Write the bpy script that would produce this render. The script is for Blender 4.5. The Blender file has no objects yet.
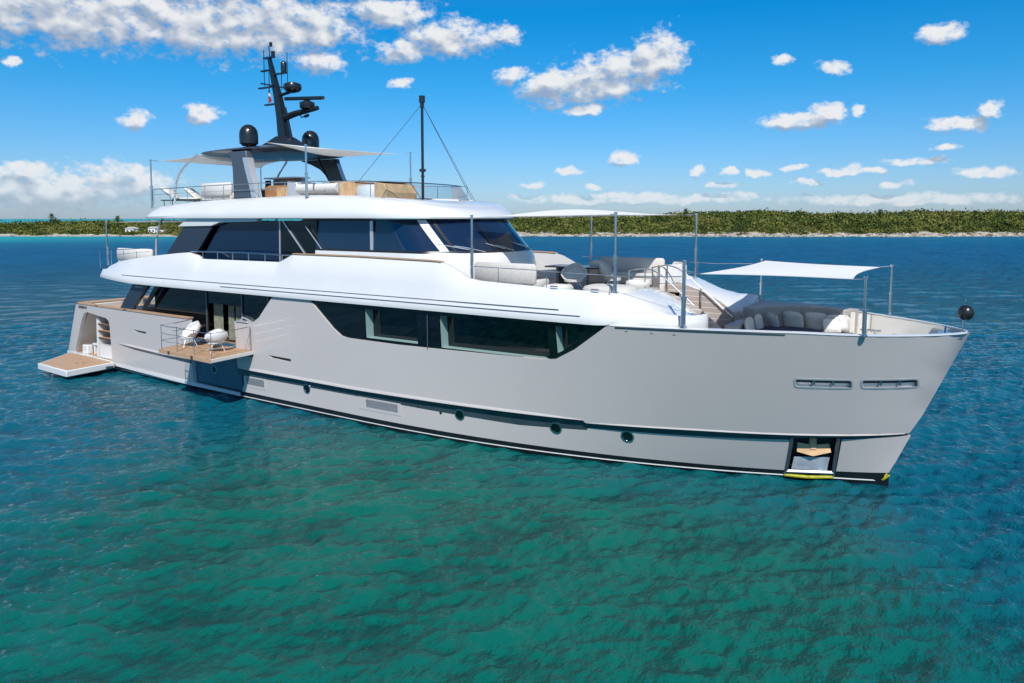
import bpy, math, random
import numpy as np
from mathutils import Vector, Matrix
from mathutils.geometry import delaunay_2d_cdt
PI = math.pi
R = math.radians
C = bpy.context.scene.collection
sc = bpy.context.scene

# ------------------------------------------------------------ camera, sky, sun, exposure
CAM = Vector((35.502, -21.977, 7.293)); YAW = R(33.486); PITCH = R(4.525)
cd = bpy.data.cameras.new('camera'); cam = bpy.data.objects.new('camera', cd); C.objects.link(cam)
cam.location = CAM; cam.rotation_euler = (PI/2 - PITCH, 0, YAW)
cd.sensor_width = 36; cd.lens = 730.896*36/1024; cd.shift_y = -65.372/1024
cd.clip_start = .1; cd.clip_end = 30000
sc.camera = cam

SUNV = Vector((.58, -.78, 1.0)).normalized()          # towards the sun
SUN_EL = math.asin(SUNV.z); SUN_AZ = math.atan2(SUNV.x, SUNV.y)
sd = bpy.data.lights.new('sun', 'SUN'); so = bpy.data.objects.new('sun', sd); C.objects.link(so)
sd.energy = 4.2; sd.angle = R(.53); sd.color = (1, .96, .9)
so.rotation_euler = (-SUNV).to_track_quat('-Z', 'Y').to_euler(); so.location = (40, -40, 60)

world = bpy.data.worlds.new('World'); sc.world = world; world.use_nodes = True
CLOUDS = [(-65,13.4,10,2.8),(-56.1,13.6,11,2.7),(-50.5,13.9,7,2.6),(-43.0,15.1,3.6,1.3),(-60,17.5,22,3),(-48.07,11.43,2.32,.98),(-67.4,9.96,.75,.42),
(-42.0,12.5,1.9,1.0),(-38.2,13.5,4.3,1.6),(-34.0,13.7,1.7,.7),(-42.05,10.2,1.06,.44),(-33.64,10.64,1.39,.87),(-29.8,9.9,4.0,1.7),
(-26.0,10.6,4.8,2.0),(-22.2,12.2,2.3,2.1),(-24,11.2,3,1.5),(-27.9,8.3,1.9,.6),(-60.27,6.67,1.24,.8),(-56.11,7.44,1.2,.9),(-12.25,7.0,3.0,.75),
(-10.3,7.5,1.4,.69),(-8.5,7.65,.5,.47),(-10.3,10.47,1.29,.61),(-3.6,11.96,1.6,.69),(-2.3,6.3,2.2,.58),(-.57,6.84,.75,.63),
(-24.8,4.45,1.5,.68),(-29.1,3.7,1.2,.45),(-8.7,3.53,.9,.6),(-8.8,3.3,2.8,.28),(-4.8,3.95,2.,.34),(-19.2,3.47,.7,.5),
(-17.1,3.44,.7,.37),(-15.0,3.25,.97,.37),(-.8,3.0,2.15,.45),(-66.2,1.9,6,1.9),(-61.3,2.3,3.4,1.7),(-67.2,3.0,3,.8),
(-23.6,1.5,10.8,.5),(-5.6,1.3,8.4,.45),(-12.6,3.6,1.2,.3),(-6.2,2.4,1.5,.3),(-17.5,2.5,1.2,.28),(-11.5,2.5,1.1,.25),(-32,2.6,1.4,.3),(-27,2.4,1.0,.25),(-3,4.8,1.2,.3),(-13.6,11.3,.9,.45),(15,6,4,1.3),(28,10,6,2.2),(45,4,5,1.2),(-85,8,6,2.4),(-110,12,8,3),(80,9,8,2.5),(120,14,9,4),(165,8,9,3),(-150,9,9,3)]
def build_world():
    g = bpy.data.node_groups.new('cloud_density', 'ShaderNodeTree')
    g.interface.new_socket('P', in_out='INPUT', socket_type='NodeSocketVector')
    g.interface.new_socket('D', in_out='OUTPUT', socket_type='NodeSocketFloat'); g.interface.new_socket('S', in_out='OUTPUT', socket_type='NodeSocketFloat')
    n = g.nodes; L = g.links
    gi = n.new('NodeGroupInput'); go = n.new('NodeGroupOutput')
    def vm(op, a, b=None):
        q = n.new('ShaderNodeVectorMath'); q.operation = op
        for i, s in enumerate((a, b)):
            if s is None: continue
            if isinstance(s, tuple): q.inputs[i].default_value = s
            else: L.new(s, q.inputs[i])
        return q
    def mt(op, a, b=None, c=None):
        q = n.new('ShaderNodeMath'); q.operation = op
        for i, s in enumerate((a, b, c)):
            if s is None: continue
            if isinstance(s, (int, float)): q.inputs[i].default_value = s
            else: L.new(s, q.inputs[i])
        return q.outputs[0]
    P = gi.outputs[0]
    wn = n.new('ShaderNodeTexNoise'); wn.inputs['Scale'].default_value = .55; wn.inputs['Detail'].default_value = 3
    L.new(P, wn.inputs['Vector'])
    w = vm('SUBTRACT', wn.outputs['Color'], (.5, .5, .5)); w2 = vm('MULTIPLY', w.outputs[0], (2.2, 1.1, 0))
    pw = vm('ADD', P, w2.outputs[0]).outputs[0]
    best = None
    for a, e, ha, he in CLOUDS:
        d = vm('SUBTRACT', pw, (a, e, 0)); s = vm('MULTIPLY', d.outputs[0], (1/ha, 1/he, 0))
        dt = vm('DOT_PRODUCT', s.outputs[0], s.outputs[0]).outputs['Value']
        best = dt if best is None else mt('MINIMUM', best, dt)
    base = mt('MINIMUM', mt('MULTIPLY', mt('SUBTRACT', 1.0, mt('POWER', best, .6)), 1.55), .95)
    base = mt('MAXIMUM', base, -1.2)
    fn = n.new('ShaderNodeTexNoise'); fn.inputs['Scale'].default_value = .80; fn.inputs['Detail'].default_value = 8; fn.inputs['Roughness'].default_value = .58; fn.inputs['Distortion'].default_value = .25
    st = vm('MULTIPLY', P, (.8, 1.15, 1)); L.new(st.outputs[0], fn.inputs['Vector'])
    f2 = n.new('ShaderNodeTexNoise'); f2.inputs['Scale'].default_value = .80; f2.inputs['Detail'].default_value = 2.2; f2.inputs['Roughness'].default_value = .45; L.new(st.outputs[0], f2.inputs['Vector'])
    f3 = n.new('ShaderNodeTexNoise'); f3.inputs['Scale'].default_value = 2.1; f3.inputs['Detail'].default_value = 6; f3.inputs['Roughness'].default_value = .6; L.new(st.outputs[0], f3.inputs['Vector'])
    nz = mt('ADD', mt('MULTIPLY', mt('SUBTRACT', fn.outputs['Fac'], .47), 2.5), mt('MULTIPLY', mt('SUBTRACT', f3.outputs['Fac'], .5), 2.0))
    L.new(mt('ADD', base, mt('MULTIPLY', mt('SUBTRACT', f2.outputs['Fac'], .47), 1.6)), go.inputs[1])
    L.new(mt('ADD', base, nz), go.inputs[0])
    t = world.node_tree; t.nodes.clear(); n = t.nodes; L = t.links
    tc = n.new('ShaderNodeTexCoord')
    sx = n.new('ShaderNodeSeparateXYZ'); L.new(tc.outputs['Generated'], sx.inputs[0])
    az = mt('MULTIPLY', mt('ARCTAN2', sx.outputs[0], sx.outputs[1]), 57.2958)
    el = mt('MULTIPLY', mt('ARCSINE', sx.outputs[2]), 57.2958)
    def dens(de, da=0):
        cb = n.new('ShaderNodeCombineXYZ'); L.new(mt('ADD', az, da), cb.inputs[0]); L.new(mt('ADD', el, de), cb.inputs[1])
        q = n.new('ShaderNodeGroup'); q.node_tree = g; L.new(cb.outputs[0], q.inputs[0]); return q.outputs
    o0 = dens(0); d0 = o0[0]; s0 = o0[1]; s1 = dens(.8, .45)[1]
    def sm(x, a, b):
        q = n.new('ShaderNodeMapRange'); q.interpolation_type = 'SMOOTHSTEP'; L.new(x, q.inputs[0])
        q.inputs[1].default_value = a; q.inputs[2].default_value = b; return q.outputs[0]
    alpha = mt('MULTIPLY', sm(d0, -.05, 1.15), sm(el, -4, 4.5))
    lit = mt('ADD', mt('ADD', mt('MULTIPLY', mt('SUBTRACT', s0, s1), 1.0), .60), mt('MULTIPLY', mt('SUBTRACT', d0, s0), .15))
    lit = sm(lit, 0.0, 1.15)
    rp = n.new('ShaderNodeValToRGB'); L.new(lit, rp.inputs[0])
    rp.color_ramp.elements[0].color = (.36, .45, .60, 1); rp.color_ramp.elements[1].color = (.93, .95, .98, 1)
    e = rp.color_ramp.elements.new(.45); e.color = (.52, .60, .72, 1)
    sky = n.new('ShaderNodeTexSky'); sky.sky_type = 'NISHITA'; sky.sun_disc = False
    sky.sun_elevation = SUN_EL; sky.sun_rotation = SUN_AZ
    sky.altitude = 0; sky.air_density = 1.0; sky.dust_density = .3; sky.ozone_density = 3.0
    hs = n.new('ShaderNodeMix'); hs.data_type = 'RGBA'; hs.blend_type = 'MULTIPLY'; hs.inputs[0].default_value = 1; L.new(sky.outputs[0], hs.inputs[6])
    tr = n.new('ShaderNodeValToRGB'); L.new(mt('DIVIDE', el, 90), tr.inputs[0]); cr = tr.color_ramp
    cr.elements[0].position = 0; cr.elements[0].color = (.52, .66, 1.0, 1); cr.elements[1].position = 1; cr.elements[1].color = (.85, .95, 1.05, 1)
    for ps, c in ((.025, (.50, .72, 1.06)), (.06, (.36, .74, 1.10)), (.11, (.14, .76, 1.14)), (.17, (.02, .74, 1.18)), (.30, (.4, .85, 1.1)), (.5, (.8, .92, 1.05))): e = cr.elements.new(ps); e.color = (*c, 1)
    L.new(tr.outputs[0], hs.inputs[7])
    b1 = n.new('ShaderNodeBackground'); L.new(hs.outputs[2], b1.inputs[0]); b1.inputs[1].default_value = .10
    b2 = n.new('ShaderNodeBackground'); L.new(rp.outputs[0], b2.inputs[0]); b2.inputs[1].default_value = .82
    mx = n.new('ShaderNodeMixShader'); L.new(alpha, mx.inputs[0]); L.new(b1.outputs[0], mx.inputs[1]); L.new(b2.outputs[0], mx.inputs[2])
    o = n.new('ShaderNodeOutputWorld'); L.new(mx.outputs[0], o.inputs[0])
build_world()
sc.view_settings.view_transform = 'Standard'; sc.view_settings.look = 'None'; sc.view_settings.exposure = .12; sc.view_settings.gamma = 1
sc.cycles.max_bounces = 8; sc.cycles.caustics_reflective = False; sc.cycles.caustics_refractive = False

# ------------------------------------------------------------ materials
M = {}
def mat(name, col, rough=.5, metal=0, coat=0, spec=.5, var=0, scale=4, bump=0, bscale=30, tr=0):
    m = bpy.data.materials.new(name); m.use_nodes = True; t = m.node_tree; p = t.nodes['Principled BSDF']
    p.inputs['Base Color'].default_value = (*col, 1); p.inputs['Roughness'].default_value = rough; p.inputs['Metallic'].default_value = metal
    p.inputs['Coat Weight'].default_value = coat; p.inputs['Coat Roughness'].default_value = .05; p.inputs['Specular IOR Level'].default_value = spec
    tc = t.nodes.new('ShaderNodeTexCoord')
    if var:
        nz = t.nodes.new('ShaderNodeTexNoise'); nz.inputs['Scale'].default_value = scale; nz.inputs['Detail'].default_value = 5
        t.links.new(tc.outputs['Object'], nz.inputs['Vector'])
        rp = t.nodes.new('ShaderNodeValToRGB'); t.links.new(nz.outputs['Fac'], rp.inputs[0])
        rp.color_ramp.elements[0].position = .3; rp.color_ramp.elements[1].position = .7
        rp.color_ramp.elements[0].color = (*[c*(1-var) for c in col], 1); rp.color_ramp.elements[1].color = (*[min(1, c*(1+var)) for c in col], 1)
        t.links.new(rp.outputs[0], p.inputs['Base Color'])
    if bump:
        nz = t.nodes.new('ShaderNodeTexNoise'); nz.inputs['Scale'].default_value = bscale; nz.inputs['Detail'].default_value = 4
        t.links.new(tc.outputs['Object'], nz.inputs['Vector'])
        b = t.nodes.new('ShaderNodeBump'); b.inputs['Strength'].default_value = bump; b.inputs['Distance'].default_value = .02
        t.links.new(nz.outputs['Fac'], b.inputs['Height']); t.links.new(b.outputs[0], p.inputs['Normal'])
    M[name] = m; return m
mat('white', (.745, .745, .735), .28, coat=.5, var=.02, scale=.7)
mat('hull_grey', (.575, .53, .51), .35, coat=.22, var=.015, scale=.5)
mat('cream', (.66, .63, .58), .4, var=.03, scale=2)
mat('band', (.040, .062, .078), .2, coat=.6, var=.1, scale=1)
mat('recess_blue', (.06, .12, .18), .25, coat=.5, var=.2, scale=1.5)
mat('black', (.012, .014, .016), .3, coat=.3)
mat('boot', (.008, .011, .015), .35, var=.3, scale=3)
mat('navy', (.025, .035, .06), .25, coat=.6)
mat('dark_metal', (.035, .04, .048), .35, metal=.1, coat=.4)
mat('grey_metal', (.12, .14, .17), .35, metal=.5, coat=.3)
mat('steel', (.62, .63, .65), .2, metal=1)
mat('silver', (.7, .72, .74), .35, metal=.6)
mat('jamb', (.28, .42, .41), .5)
mat('interior', (.02, .025, .028), .6)
mat('curtain', (.20, .21, .15), .8, var=.25, scale=6)
mat('fabric', (.60, .57, .53), .9, var=.12, scale=25, bump=.3, bscale=90)
mat('fabric_light', (.68, .66, .62), .9, var=.06, scale=12, bump=.3, bscale=60)
mat('fabric_grey', (.24, .24, .25), .9, var=.1, scale=20, bump=.3, bscale=80)
mat('navy_fabric', (.025, .02, .07), .9, var=.4, scale=8, bump=.4, bscale=30)
mat('wood', (.42, .22, .10), .4, var=.2, scale=3)
mat('grey_panel', (.36, .34, .32), .5, var=.08, scale=2)
mat('bronze', (.66, .42, .22), .5, var=.2, scale=4)
mat('galv', (.55, .60, .66), .3, metal=.4, var=.2, scale=5)
mat('yellow', (.45, .42, .02), .6, var=.4, scale=6)
mat('red', (.5, .02, .02), .7)
mat('trunk', (.10, .07, .045), .9, var=.3, scale=3)
mat('house_white', (.75, .74, .70), .7, var=.05, scale=.5)
mat('roof_tile', (.55, .52, .48), .7, var=.1, scale=.5)
mat('lettering', (.75, .76, .78), .3, metal=.5)
def plank(name, c1, c2, gap, w=.07, axis=1):
    m = mat(name, c1, .55); t = m.node_tree; p = t.nodes['Principled BSDF']; N = t.nodes; L = t.links
    tc = N.new('ShaderNodeTexCoord'); sp = N.new('ShaderNodeSeparateXYZ'); L.new(tc.outputs['Object'], sp.inputs[0])
    def mt(op, a, b):
        q = N.new('ShaderNodeMath'); q.operation = op
        for i, s in enumerate((a, b)):
            if isinstance(s, (int, float)): q.inputs[i].default_value = s
            else: L.new(s, q.inputs[i])
        return q.outputs[0]
    v = mt('DIVIDE', sp.outputs[axis], w); fr = mt('FRACT', v, 0); line = mt('LESS_THAN', fr, .1)
    fl = mt('FLOOR', v, 0)
    wn = N.new('ShaderNodeTexWhiteNoise'); wn.noise_dimensions = '1D'; L.new(fl, wn.inputs['W'])
    nz = N.new('ShaderNodeTexNoise'); nz.inputs['Scale'].default_value = 5; nz.inputs['Detail'].default_value = 6
    mp = N.new('ShaderNodeMapping'); mp.inputs['Scale'].default_value = (.3, 3, 1) if axis == 1 else (3, .3, 1)
    L.new(tc.outputs['Object'], mp.inputs[0]); L.new(mp.outputs[0], nz.inputs['Vector'])
    f = mt('ADD', mt('MULTIPLY', wn.outputs['Value'], .4), mt('MULTIPLY', nz.outputs['Fac'], .6))
    mx = N.new('ShaderNodeMix'); mx.data_type = 'RGBA'; L.new(f, mx.inputs[0]); mx.inputs[6].default_value = (*c1, 1); mx.inputs[7].default_value = (*c2, 1)
    m2 = N.new('ShaderNodeMix'); m2.data_type = 'RGBA'; L.new(line, m2.inputs[0]); L.new(mx.outputs[2], m2.inputs[6]); m2.inputs[7].default_value = (*gap, 1)
    L.new(m2.outputs[2], p.inputs['Base Color']); return m
plank('teak', (.62, .40, .24), (.42, .25, .14), (.07, .05, .04), .09)
plank('teak_grey', (.40, .33, .27), (.30, .24, .20), (.06, .05, .04), .09)
plank('slats', (.48, .42, .37), (.40, .34, .30), (.75, .73, .7), .17, 2)
plank('slats_dark', (.16, .13, .12), (.11, .09, .08), (.05, .04, .04), .1, 2)
def glass(name, col=(.004, .006, .008), rough=.02, bump=.015):
    m = mat(name, col, rough, spec=.7); t = m.node_tree; p = t.nodes['Principled BSDF']
    p.inputs['IOR'].default_value = 1.52
    nz = t.nodes.new('ShaderNodeTexNoise'); nz.inputs['Scale'].default_value = .6; tc = t.nodes.new('ShaderNodeTexCoord')
    t.links.new(tc.outputs['Object'], nz.inputs['Vector']); b = t.nodes.new('ShaderNodeBump'); b.inputs['Strength'].default_value = bump
    t.links.new(nz.outputs['Fac'], b.inputs['Height']); t.links.new(b.outputs[0], p.inputs['Normal']); return m
glass('glass'); glass('glass_blue', (.005, .020, .055))
def clear(name, tint=(.75, .85, .9), fac=.15):
    m = bpy.data.materials.new(name); m.use_nodes = True; t = m.node_tree; t.nodes.clear()
    a = t.nodes.new('ShaderNodeBsdfTransparent'); a.inputs[0].default_value = (*tint, 1)
    g = t.nodes.new('ShaderNodeBsdfGlossy'); g.inputs['Roughness'].default_value = .02
    lw = t.nodes.new('ShaderNodeFresnel'); lw.inputs[0].default_value = 1.45
    x = t.nodes.new('ShaderNodeMixShader'); t.links.new(lw.outputs[0], x.inputs[0]); t.links.new(a.outputs[0], x.inputs[1]); t.links.new(g.outputs[0], x.inputs[2])
    o = t.nodes.new('ShaderNodeOutputMaterial'); t.links.new(x.outputs[0], o.inputs[0]); M[name] = m; return m
clear('clear_glass', (.80, .88, .92))
def canvas(name, col):
    m = bpy.data.materials.new(name); m.use_nodes = True; t = m.node_tree; t.nodes.clear()
    a = t.nodes.new('ShaderNodeBsdfDiffuse'); a.inputs[0].default_value = (*col, 1)
    b = t.nodes.new('ShaderNodeBsdfTranslucent'); b.inputs[0].default_value = (*col, 1)
    nz = t.nodes.new('ShaderNodeTexNoise'); nz.inputs['Scale'].default_value = .8; nz.inputs['Detail'].default_value = 2
    tc = t.nodes.new('ShaderNodeTexCoord'); t.links.new(tc.outputs['Object'], nz.inputs['Vector'])
    bp = t.nodes.new('ShaderNodeBump'); bp.inputs['Strength'].default_value = .3; bp.inputs['Distance'].default_value = .1
    t.links.new(nz.outputs['Fac'], bp.inputs['Height']); t.links.new(bp.outputs[0], a.inputs['Normal'])
    x = t.nodes.new('ShaderNodeMixShader'); x.inputs[0].default_value = .33
    t.links.new(a.outputs[0], x.inputs[1]); t.links.new(b.outputs[0], x.inputs[2])
    o = t.nodes.new('ShaderNodeOutputMaterial'); t.links.new(x.outputs[0], o.inputs[0]); M[name] = m; return m
canvas('canvas', (.93, .93, .91))

# ------------------------------------------------------------ mesh helpers
def link(name, me, mats, parent=None):
    o = bpy.data.objects.new(name, me); C.objects.link(o)
    for m in (mats if isinstance(mats, (list, tuple)) else [mats]): me.materials.append(M[m] if isinstance(m, str) else m)
    if parent: o.parent = parent
    return o
class MB:
    def __init__(s): s.v = []; s.f = []; s.m = []; s.mi = 0
    def add(s, vs, fs):
        k = len(s.v); s.v += [tuple(p) for p in vs]
        for f in fs: s.f.append([i+k for i in f]); s.m.append(s.mi)
        return s
    def box(s, c, d, rz=0, bev=0):
        x, y, z = d[0]/2, d[1]/2, d[2]/2; q = Matrix.Rotation(rz, 3, 'Z') if not isinstance(rz, Matrix) else rz
        c = Vector(c)
        if bev:
            b = min(bev, x*.9, y*.9, z*.9); vs = []; 
            # rounded box: chamfered
            for sz in (-1, 1):
                for (ix, iy, iz) in ((x-b, y-b, z), (x, y-b, z-b), (x-b, y, z-b)):
                    for sx, sy in ((-1, -1), (1, -1), (1, 1), (-1, 1)): vs.append(c + q @ Vector((ix*sx, iy*sy, iz*sz)))
            fs = []
            for h in (0, 12):
                T, X_, Y_ = h, h+4, h+8; up = h == 12
                fs.append([T, T+1, T+2, T+3])
                fs += [[T+1, T+2, X_+2, X_+1], [T, T+3, X_+3, X_], [T, T+1, Y_+1, Y_], [T+2, T+3, Y_+3, Y_+2]]
                fs += [[T+i, X_+i, Y_+i] for i in range(4)]
            for i in range(4): fs.append([4+i, 16+i, 20+i, 8+i])
            fs += [[5, 6, 18, 17], [4, 7, 19, 16], [8, 9, 21, 20], [10, 11, 23, 22]]
            return s.add(vs, fs)
        vs = [c + q @ Vector((x*a, y*b_, z*e)) for a, b_, e in ((-1,-1,-1),(1,-1,-1),(1,1,-1),(-1,1,-1),(-1,-1,1),(1,-1,1),(1,1,1),(-1,1,1))]
        return s.add(vs, [[0,3,2,1],[4,5,6,7],[0,1,5,4],[1,2,6,5],[2,3,7,6],[3,0,4,7]])
    def tube(s, pts, r, n=8, cap=True):
        pts = [Vector(p) for p in pts]; rs = r if isinstance(r, (list, tuple)) else [r]*len(pts); vs = []
        for i, p in enumerate(pts):
            d = (pts[min(i+1, len(pts)-1)] - pts[max(i-1, 0)]).normalized()
            u = d.cross(Vector((0, 0, 1)) if abs(d.z) < .95 else Vector((1, 0, 0))).normalized(); w = d.cross(u)
            for k in range(n): a = 2*PI*k/n; vs.append(p + (u*math.cos(a) + w*math.sin(a))*rs[i])
        fs = [[i*n+k, i*n+(k+1) % n, (i+1)*n+(k+1) % n, (i+1)*n+k] for i in range(len(pts)-1) for k in range(n)]
        if cap: fs += [list(range(n)), list(range((len(pts)-1)*n, len(pts)*n))[::-1]]
        return s.add(vs, fs)
    def lathe(s, c, prof, n=24):
        vs = [(c[0]+r*math.cos(2*PI*k/n), c[1]+r*math.sin(2*PI*k/n), c[2]+z) for r, z in prof for k in range(n)]
        fs = [[i*n+k, i*n+(k+1) % n, (i+1)*n+(k+1) % n, (i+1)*n+k] for i in range(len(prof)-1) for k in range(n)]
        fs += [list(range(n))[::-1], list(range((len(prof)-1)*n, len(prof)*n))]
        return s.add(vs, fs)
    def prism(s, poly, a, b, axis='z'):       # polygon extruded from a to b along an axis
        mk = {'z': lambda p, h: (p[0], p[1], h), 'y': lambda p, h: (p[0], h, p[1]), 'x': lambda p, h: (h, p[0], p[1])}[axis]
        n = len(poly); vs = [mk(p, a) for p in poly] + [mk(p, b) for p in poly]
        return s.add(vs, [list(range(n)), list(range(n, 2*n))[::-1]] + [[i, (i+1) % n, n+(i+1) % n, n+i] for i in range(n)])
    def loft(s, rings, closed=False, capends=False):
        n = len(rings[0]); vs = [p for r in rings for p in r]
        fs = [[i*n+k, i*n+(k+1) % n, (i+1)*n+(k+1) % n, (i+1)*n+k] for i in range(len(rings)-1) for k in range(n if closed else n-1)]
        if capends: fs += [list(range(n))[::-1], list(range((len(rings)-1)*n, len(rings)*n))]
        return s.add(vs, fs)
    def build(s, name, mats, parent=None, smooth=35, bev=0):
        me = bpy.data.meshes.new(name); me.from_pydata(s.v, [], s.f); me.update()
        o = link(name, me, mats, parent)
        if len(me.materials) > 1: me.polygons.foreach_set('material_index', s.m)
        finish(o, smooth)
        if bev:
            b = o.modifiers.new('b', 'BEVEL'); b.width = bev; b.segments = 2; b.limit_method = 'ANGLE'; b.angle_limit = R(40)
        return o
def finish(o, ang=35):
    import bmesh
    bm = bmesh.new(); bm.from_mesh(o.data); bmesh.ops.recalc_face_normals(bm, faces=bm.faces); bm.to_mesh(o.data); bm.free()
    o.data.shade_smooth(); o.data.set_sharp_from_angle(angle=R(ang))
def tag(o, label=None, cat=None, group=None, kind=None):
    if label: o['label'] = label
    if cat: o['category'] = cat
    if group: o['group'] = group
    if kind: o['kind'] = kind
    return o
def thing(name, label, cat, loc=(0, 0, 0), rz=0, group=None):
    o = bpy.data.objects.new(name, None); C.objects.link(o); o.location = loc; o.rotation_euler = (0, 0, rz); o.empty_display_size = .2
    return tag(o, label, cat, group)
def copy_tree(o, parent=None):
    c = o.copy(); C.objects.link(c)
    if parent: c.parent = parent
    for ch in list(o.children): copy_tree(ch, c)
    return c
def catmull(pts, per=6):
    out = []; P = [Vector(p) for p in pts]
    for i in range(len(P)-1):
        a, b, c, d = P[max(i-1, 0)], P[i], P[i+1], P[min(i+2, len(P)-1)]
        for k in range(per):
            t = k/per; out.append(.5*((2*b) + (c-a)*t + (2*a-5*b+4*c-d)*t*t + (3*b-a-3*c+d)*t**3))
    out.append(P[-1]); return out
def interp(x, xs_, ys): return float(np.interp(x, xs_, ys))

# ------------------------------------------------------------ sea
rng = np.random.default_rng(7)
def wave_height(X, Y, cell):
    Z = np.zeros_like(X); r = np.random.default_rng(11)
    fade0 = 1
    for i in range(190):
        lam = .12*(4.5/.12)**(r.random()**1.15)
        th = R(150) + r.normal()*(1.05 if lam < 1 else .55)
        amp = .0044*lam*(.5+r.random())*(1.55 if lam < .8 else (1.1 if lam < 1.2 else .75*(1.2/lam)**.6))
        k = 2*PI/lam; ph = r.random()*2*PI
        dx, dy = math.cos(th), math.sin(th)
        att = np.clip((lam/cell-2.1)/2.0, 0, 1)
        if att.max() <= 0: continue
        sel = att.max(axis=1) > 0
        x, y = X[sel], Y[sel]
        ar = k*(x*dx+y*dy)+ph+.9*np.sin(k*.17*(x*dy-y*dx)+ph*2.3)+.5*np.sin(.31*x+.23*y+ph)
        Z[sel] += amp*att[sel]*(np.exp(np.sin(ar)*.9)-1.2)*.8
    return Z
def build_sea():
    fa = math.atan2(math.cos(YAW), -math.sin(YAW))       # heading angle of the view in the xy plane
    front = np.arange(-R(40), R(40), R(.08)); back = np.arange(R(40), 2*PI-R(40), R(1.2))
    th = np.concatenate([front, back])+fa
    r = [2.5]
    while r[-1] < 12000: r.append(r[-1]*(1.02 if r[-1] < 9 else (1.005 if r[-1] < 60 else (1.010 if r[-1] < 400 else 1.08))))
    r = np.array(r); n = len(th); m = len(r)
    T, Rr = np.meshgrid(th, r); X = CAM.x+Rr*np.cos(T); Y = CAM.y+Rr*np.sin(T)
    cell = np.where(Rr < 9, Rr*.02, Rr*.005); dth = np.where(np.arange(n) < len(front), R(.08), R(1.2)); cell = np.maximum(cell, Rr*dth[None, :]*.9)
    cell = np.where(Rr > 60, np.maximum(cell, Rr*.012), cell)
    Z = wave_height(X, Y, cell)
    Z -= np.average(Z)
    v = np.stack([X, Y, Z], -1).reshape(-1, 3)
    v = np.vstack([v, [[CAM.x, CAM.y, 0]]])
    i = np.arange(m-1)[:, None]*n; k = np.arange(n)[None, :]; k2 = (k+1) % n
    q = np.stack([i+k, i+k2, i+n+k2, i+n+k], -1).reshape(-1, 4)[:, ::-1]
    me = bpy.data.meshes.new('sea'); me.vertices.add(len(v)); me.vertices.foreach_set('co', v.ravel())
    tri = np.stack([np.arange(n), (np.arange(n)+1) % n, np.full(n, m*n)], -1)
    nl = q.size+tri.size; me.loops.add(nl); me.loops.foreach_set('vertex_index', np.concatenate([q.ravel(), tri.ravel()]).astype(np.int32))
    np_ = len(q)+n; me.polygons.add(np_)
    ls = np.concatenate([np.arange(len(q))*4, q.size+np.arange(n)*3]).astype(np.int32); me.polygons.foreach_set('loop_start', ls)
    me.update(calc_edges=True); me.validate()
    o = link('sea', me, []); me.shade_smooth()
    m_ = bpy.data.materials.new('sea_water'); m_.use_nodes = True; t = m_.node_tree; N = t.nodes; L = t.links; p = N['Principled BSDF']
    geo = N.new('ShaderNodeNewGeometry')
    def mt(op, a, b=None, c=None):
        z = N.new('ShaderNodeMath'); z.operation = op
        for j, s in enumerate((a, b, c)):
            if s is None: continue
            if isinstance(s, (int, float)): z.inputs[j].default_value = s
            else: L.new(s, z.inputs[j])
        return z.outputs[0]
    def noise(sc_, det=3, vec=None, dist=0):
        z = N.new('ShaderNodeTexNoise'); z.inputs['Scale'].default_value = sc_; z.inputs['Detail'].default_value = det; z.inputs['Distortion'].default_value = dist
        L.new(vec or geo.outputs['Position'], z.inputs['Vector']); return z.outputs['Fac']
    def mapr(x, a, b, c=0, d=1):
        z = N.new('ShaderNodeMapRange'); z.interpolation_type = 'SMOOTHSTEP'; L.new(x, z.inputs[0])
        for j, s in zip((1, 2, 3, 4), (a, b, c, d)): z.inputs[j].default_value = s
        return z.outputs[0]
    def mix(f, a, b):
        z = N.new('ShaderNodeMix'); z.data_type = 'RGBA'; L.new(f, z.inputs[0])
        for j, s in ((6, a), (7, b)):
            if isinstance(s, tuple): z.inputs[j].default_value = (*s, 1)
            else: L.new(s, z.inputs[j])
        return z.outputs[2]
    sp = N.new('ShaderNodeSeparateXYZ'); L.new(geo.outputs['Position'], sp.inputs[0])
    # the shallow sandy patch the yacht lies over
    vd = N.new('ShaderNodeVectorMath'); vd.operation = 'DISTANCE'; L.new(geo.outputs['Position'], vd.inputs[0]); vd.inputs[1].default_value = (26, -12, 0)
    d = mt('ADD', vd.outputs['Value'], mt('MULTIPLY', mt('SUBTRACT', noise(.11, 4), .5), 11))
    green = mapr(d, 5.5, 16.5, 1, 0)
    FWX, FWY, RTX, RTY = -math.sin(YAW), math.cos(YAW), math.cos(YAW), math.sin(YAW)
    cu = mt('ADD', mt('MULTIPLY', sp.outputs[0], -math.sin(YAW)), mt('MULTIPLY', sp.outputs[1], math.cos(YAW)))
    cu = mt('SUBTRACT', cu, -CAM.x*math.sin(YAW)+CAM.y*math.cos(YAW))
    cr = mt('ADD', mt('MULTIPLY', sp.outputs[0], math.cos(YAW)), mt('MULTIPLY', sp.outputs[1], math.sin(YAW)))
    cr = mt('SUBTRACT', cr, CAM.x*math.cos(YAW)+CAM.y*math.sin(YAW))
    mp = N.new('ShaderNodeMapping'); mp.inputs['Rotation'].default_value = (0, 0, R(-150)); mp.inputs['Scale'].default_value = (1.45, 1, 1); L.new(geo.outputs['Position'], mp.inputs[0])
    near = mapr(cu, 10, 40, 1, 0); midw = mapr(cu, 18, 50, .35, 1); farw = mapr(cu, 30, 140, 0, 1)
    h = mt('ADD', mt('MULTIPLY', mt('MULTIPLY', noise(3.2, 6, mp.outputs[0], .1), .13), midw), mt('MULTIPLY', mt('MULTIPLY', noise(13, 4, mp.outputs[0], 0), .020), near))
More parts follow.
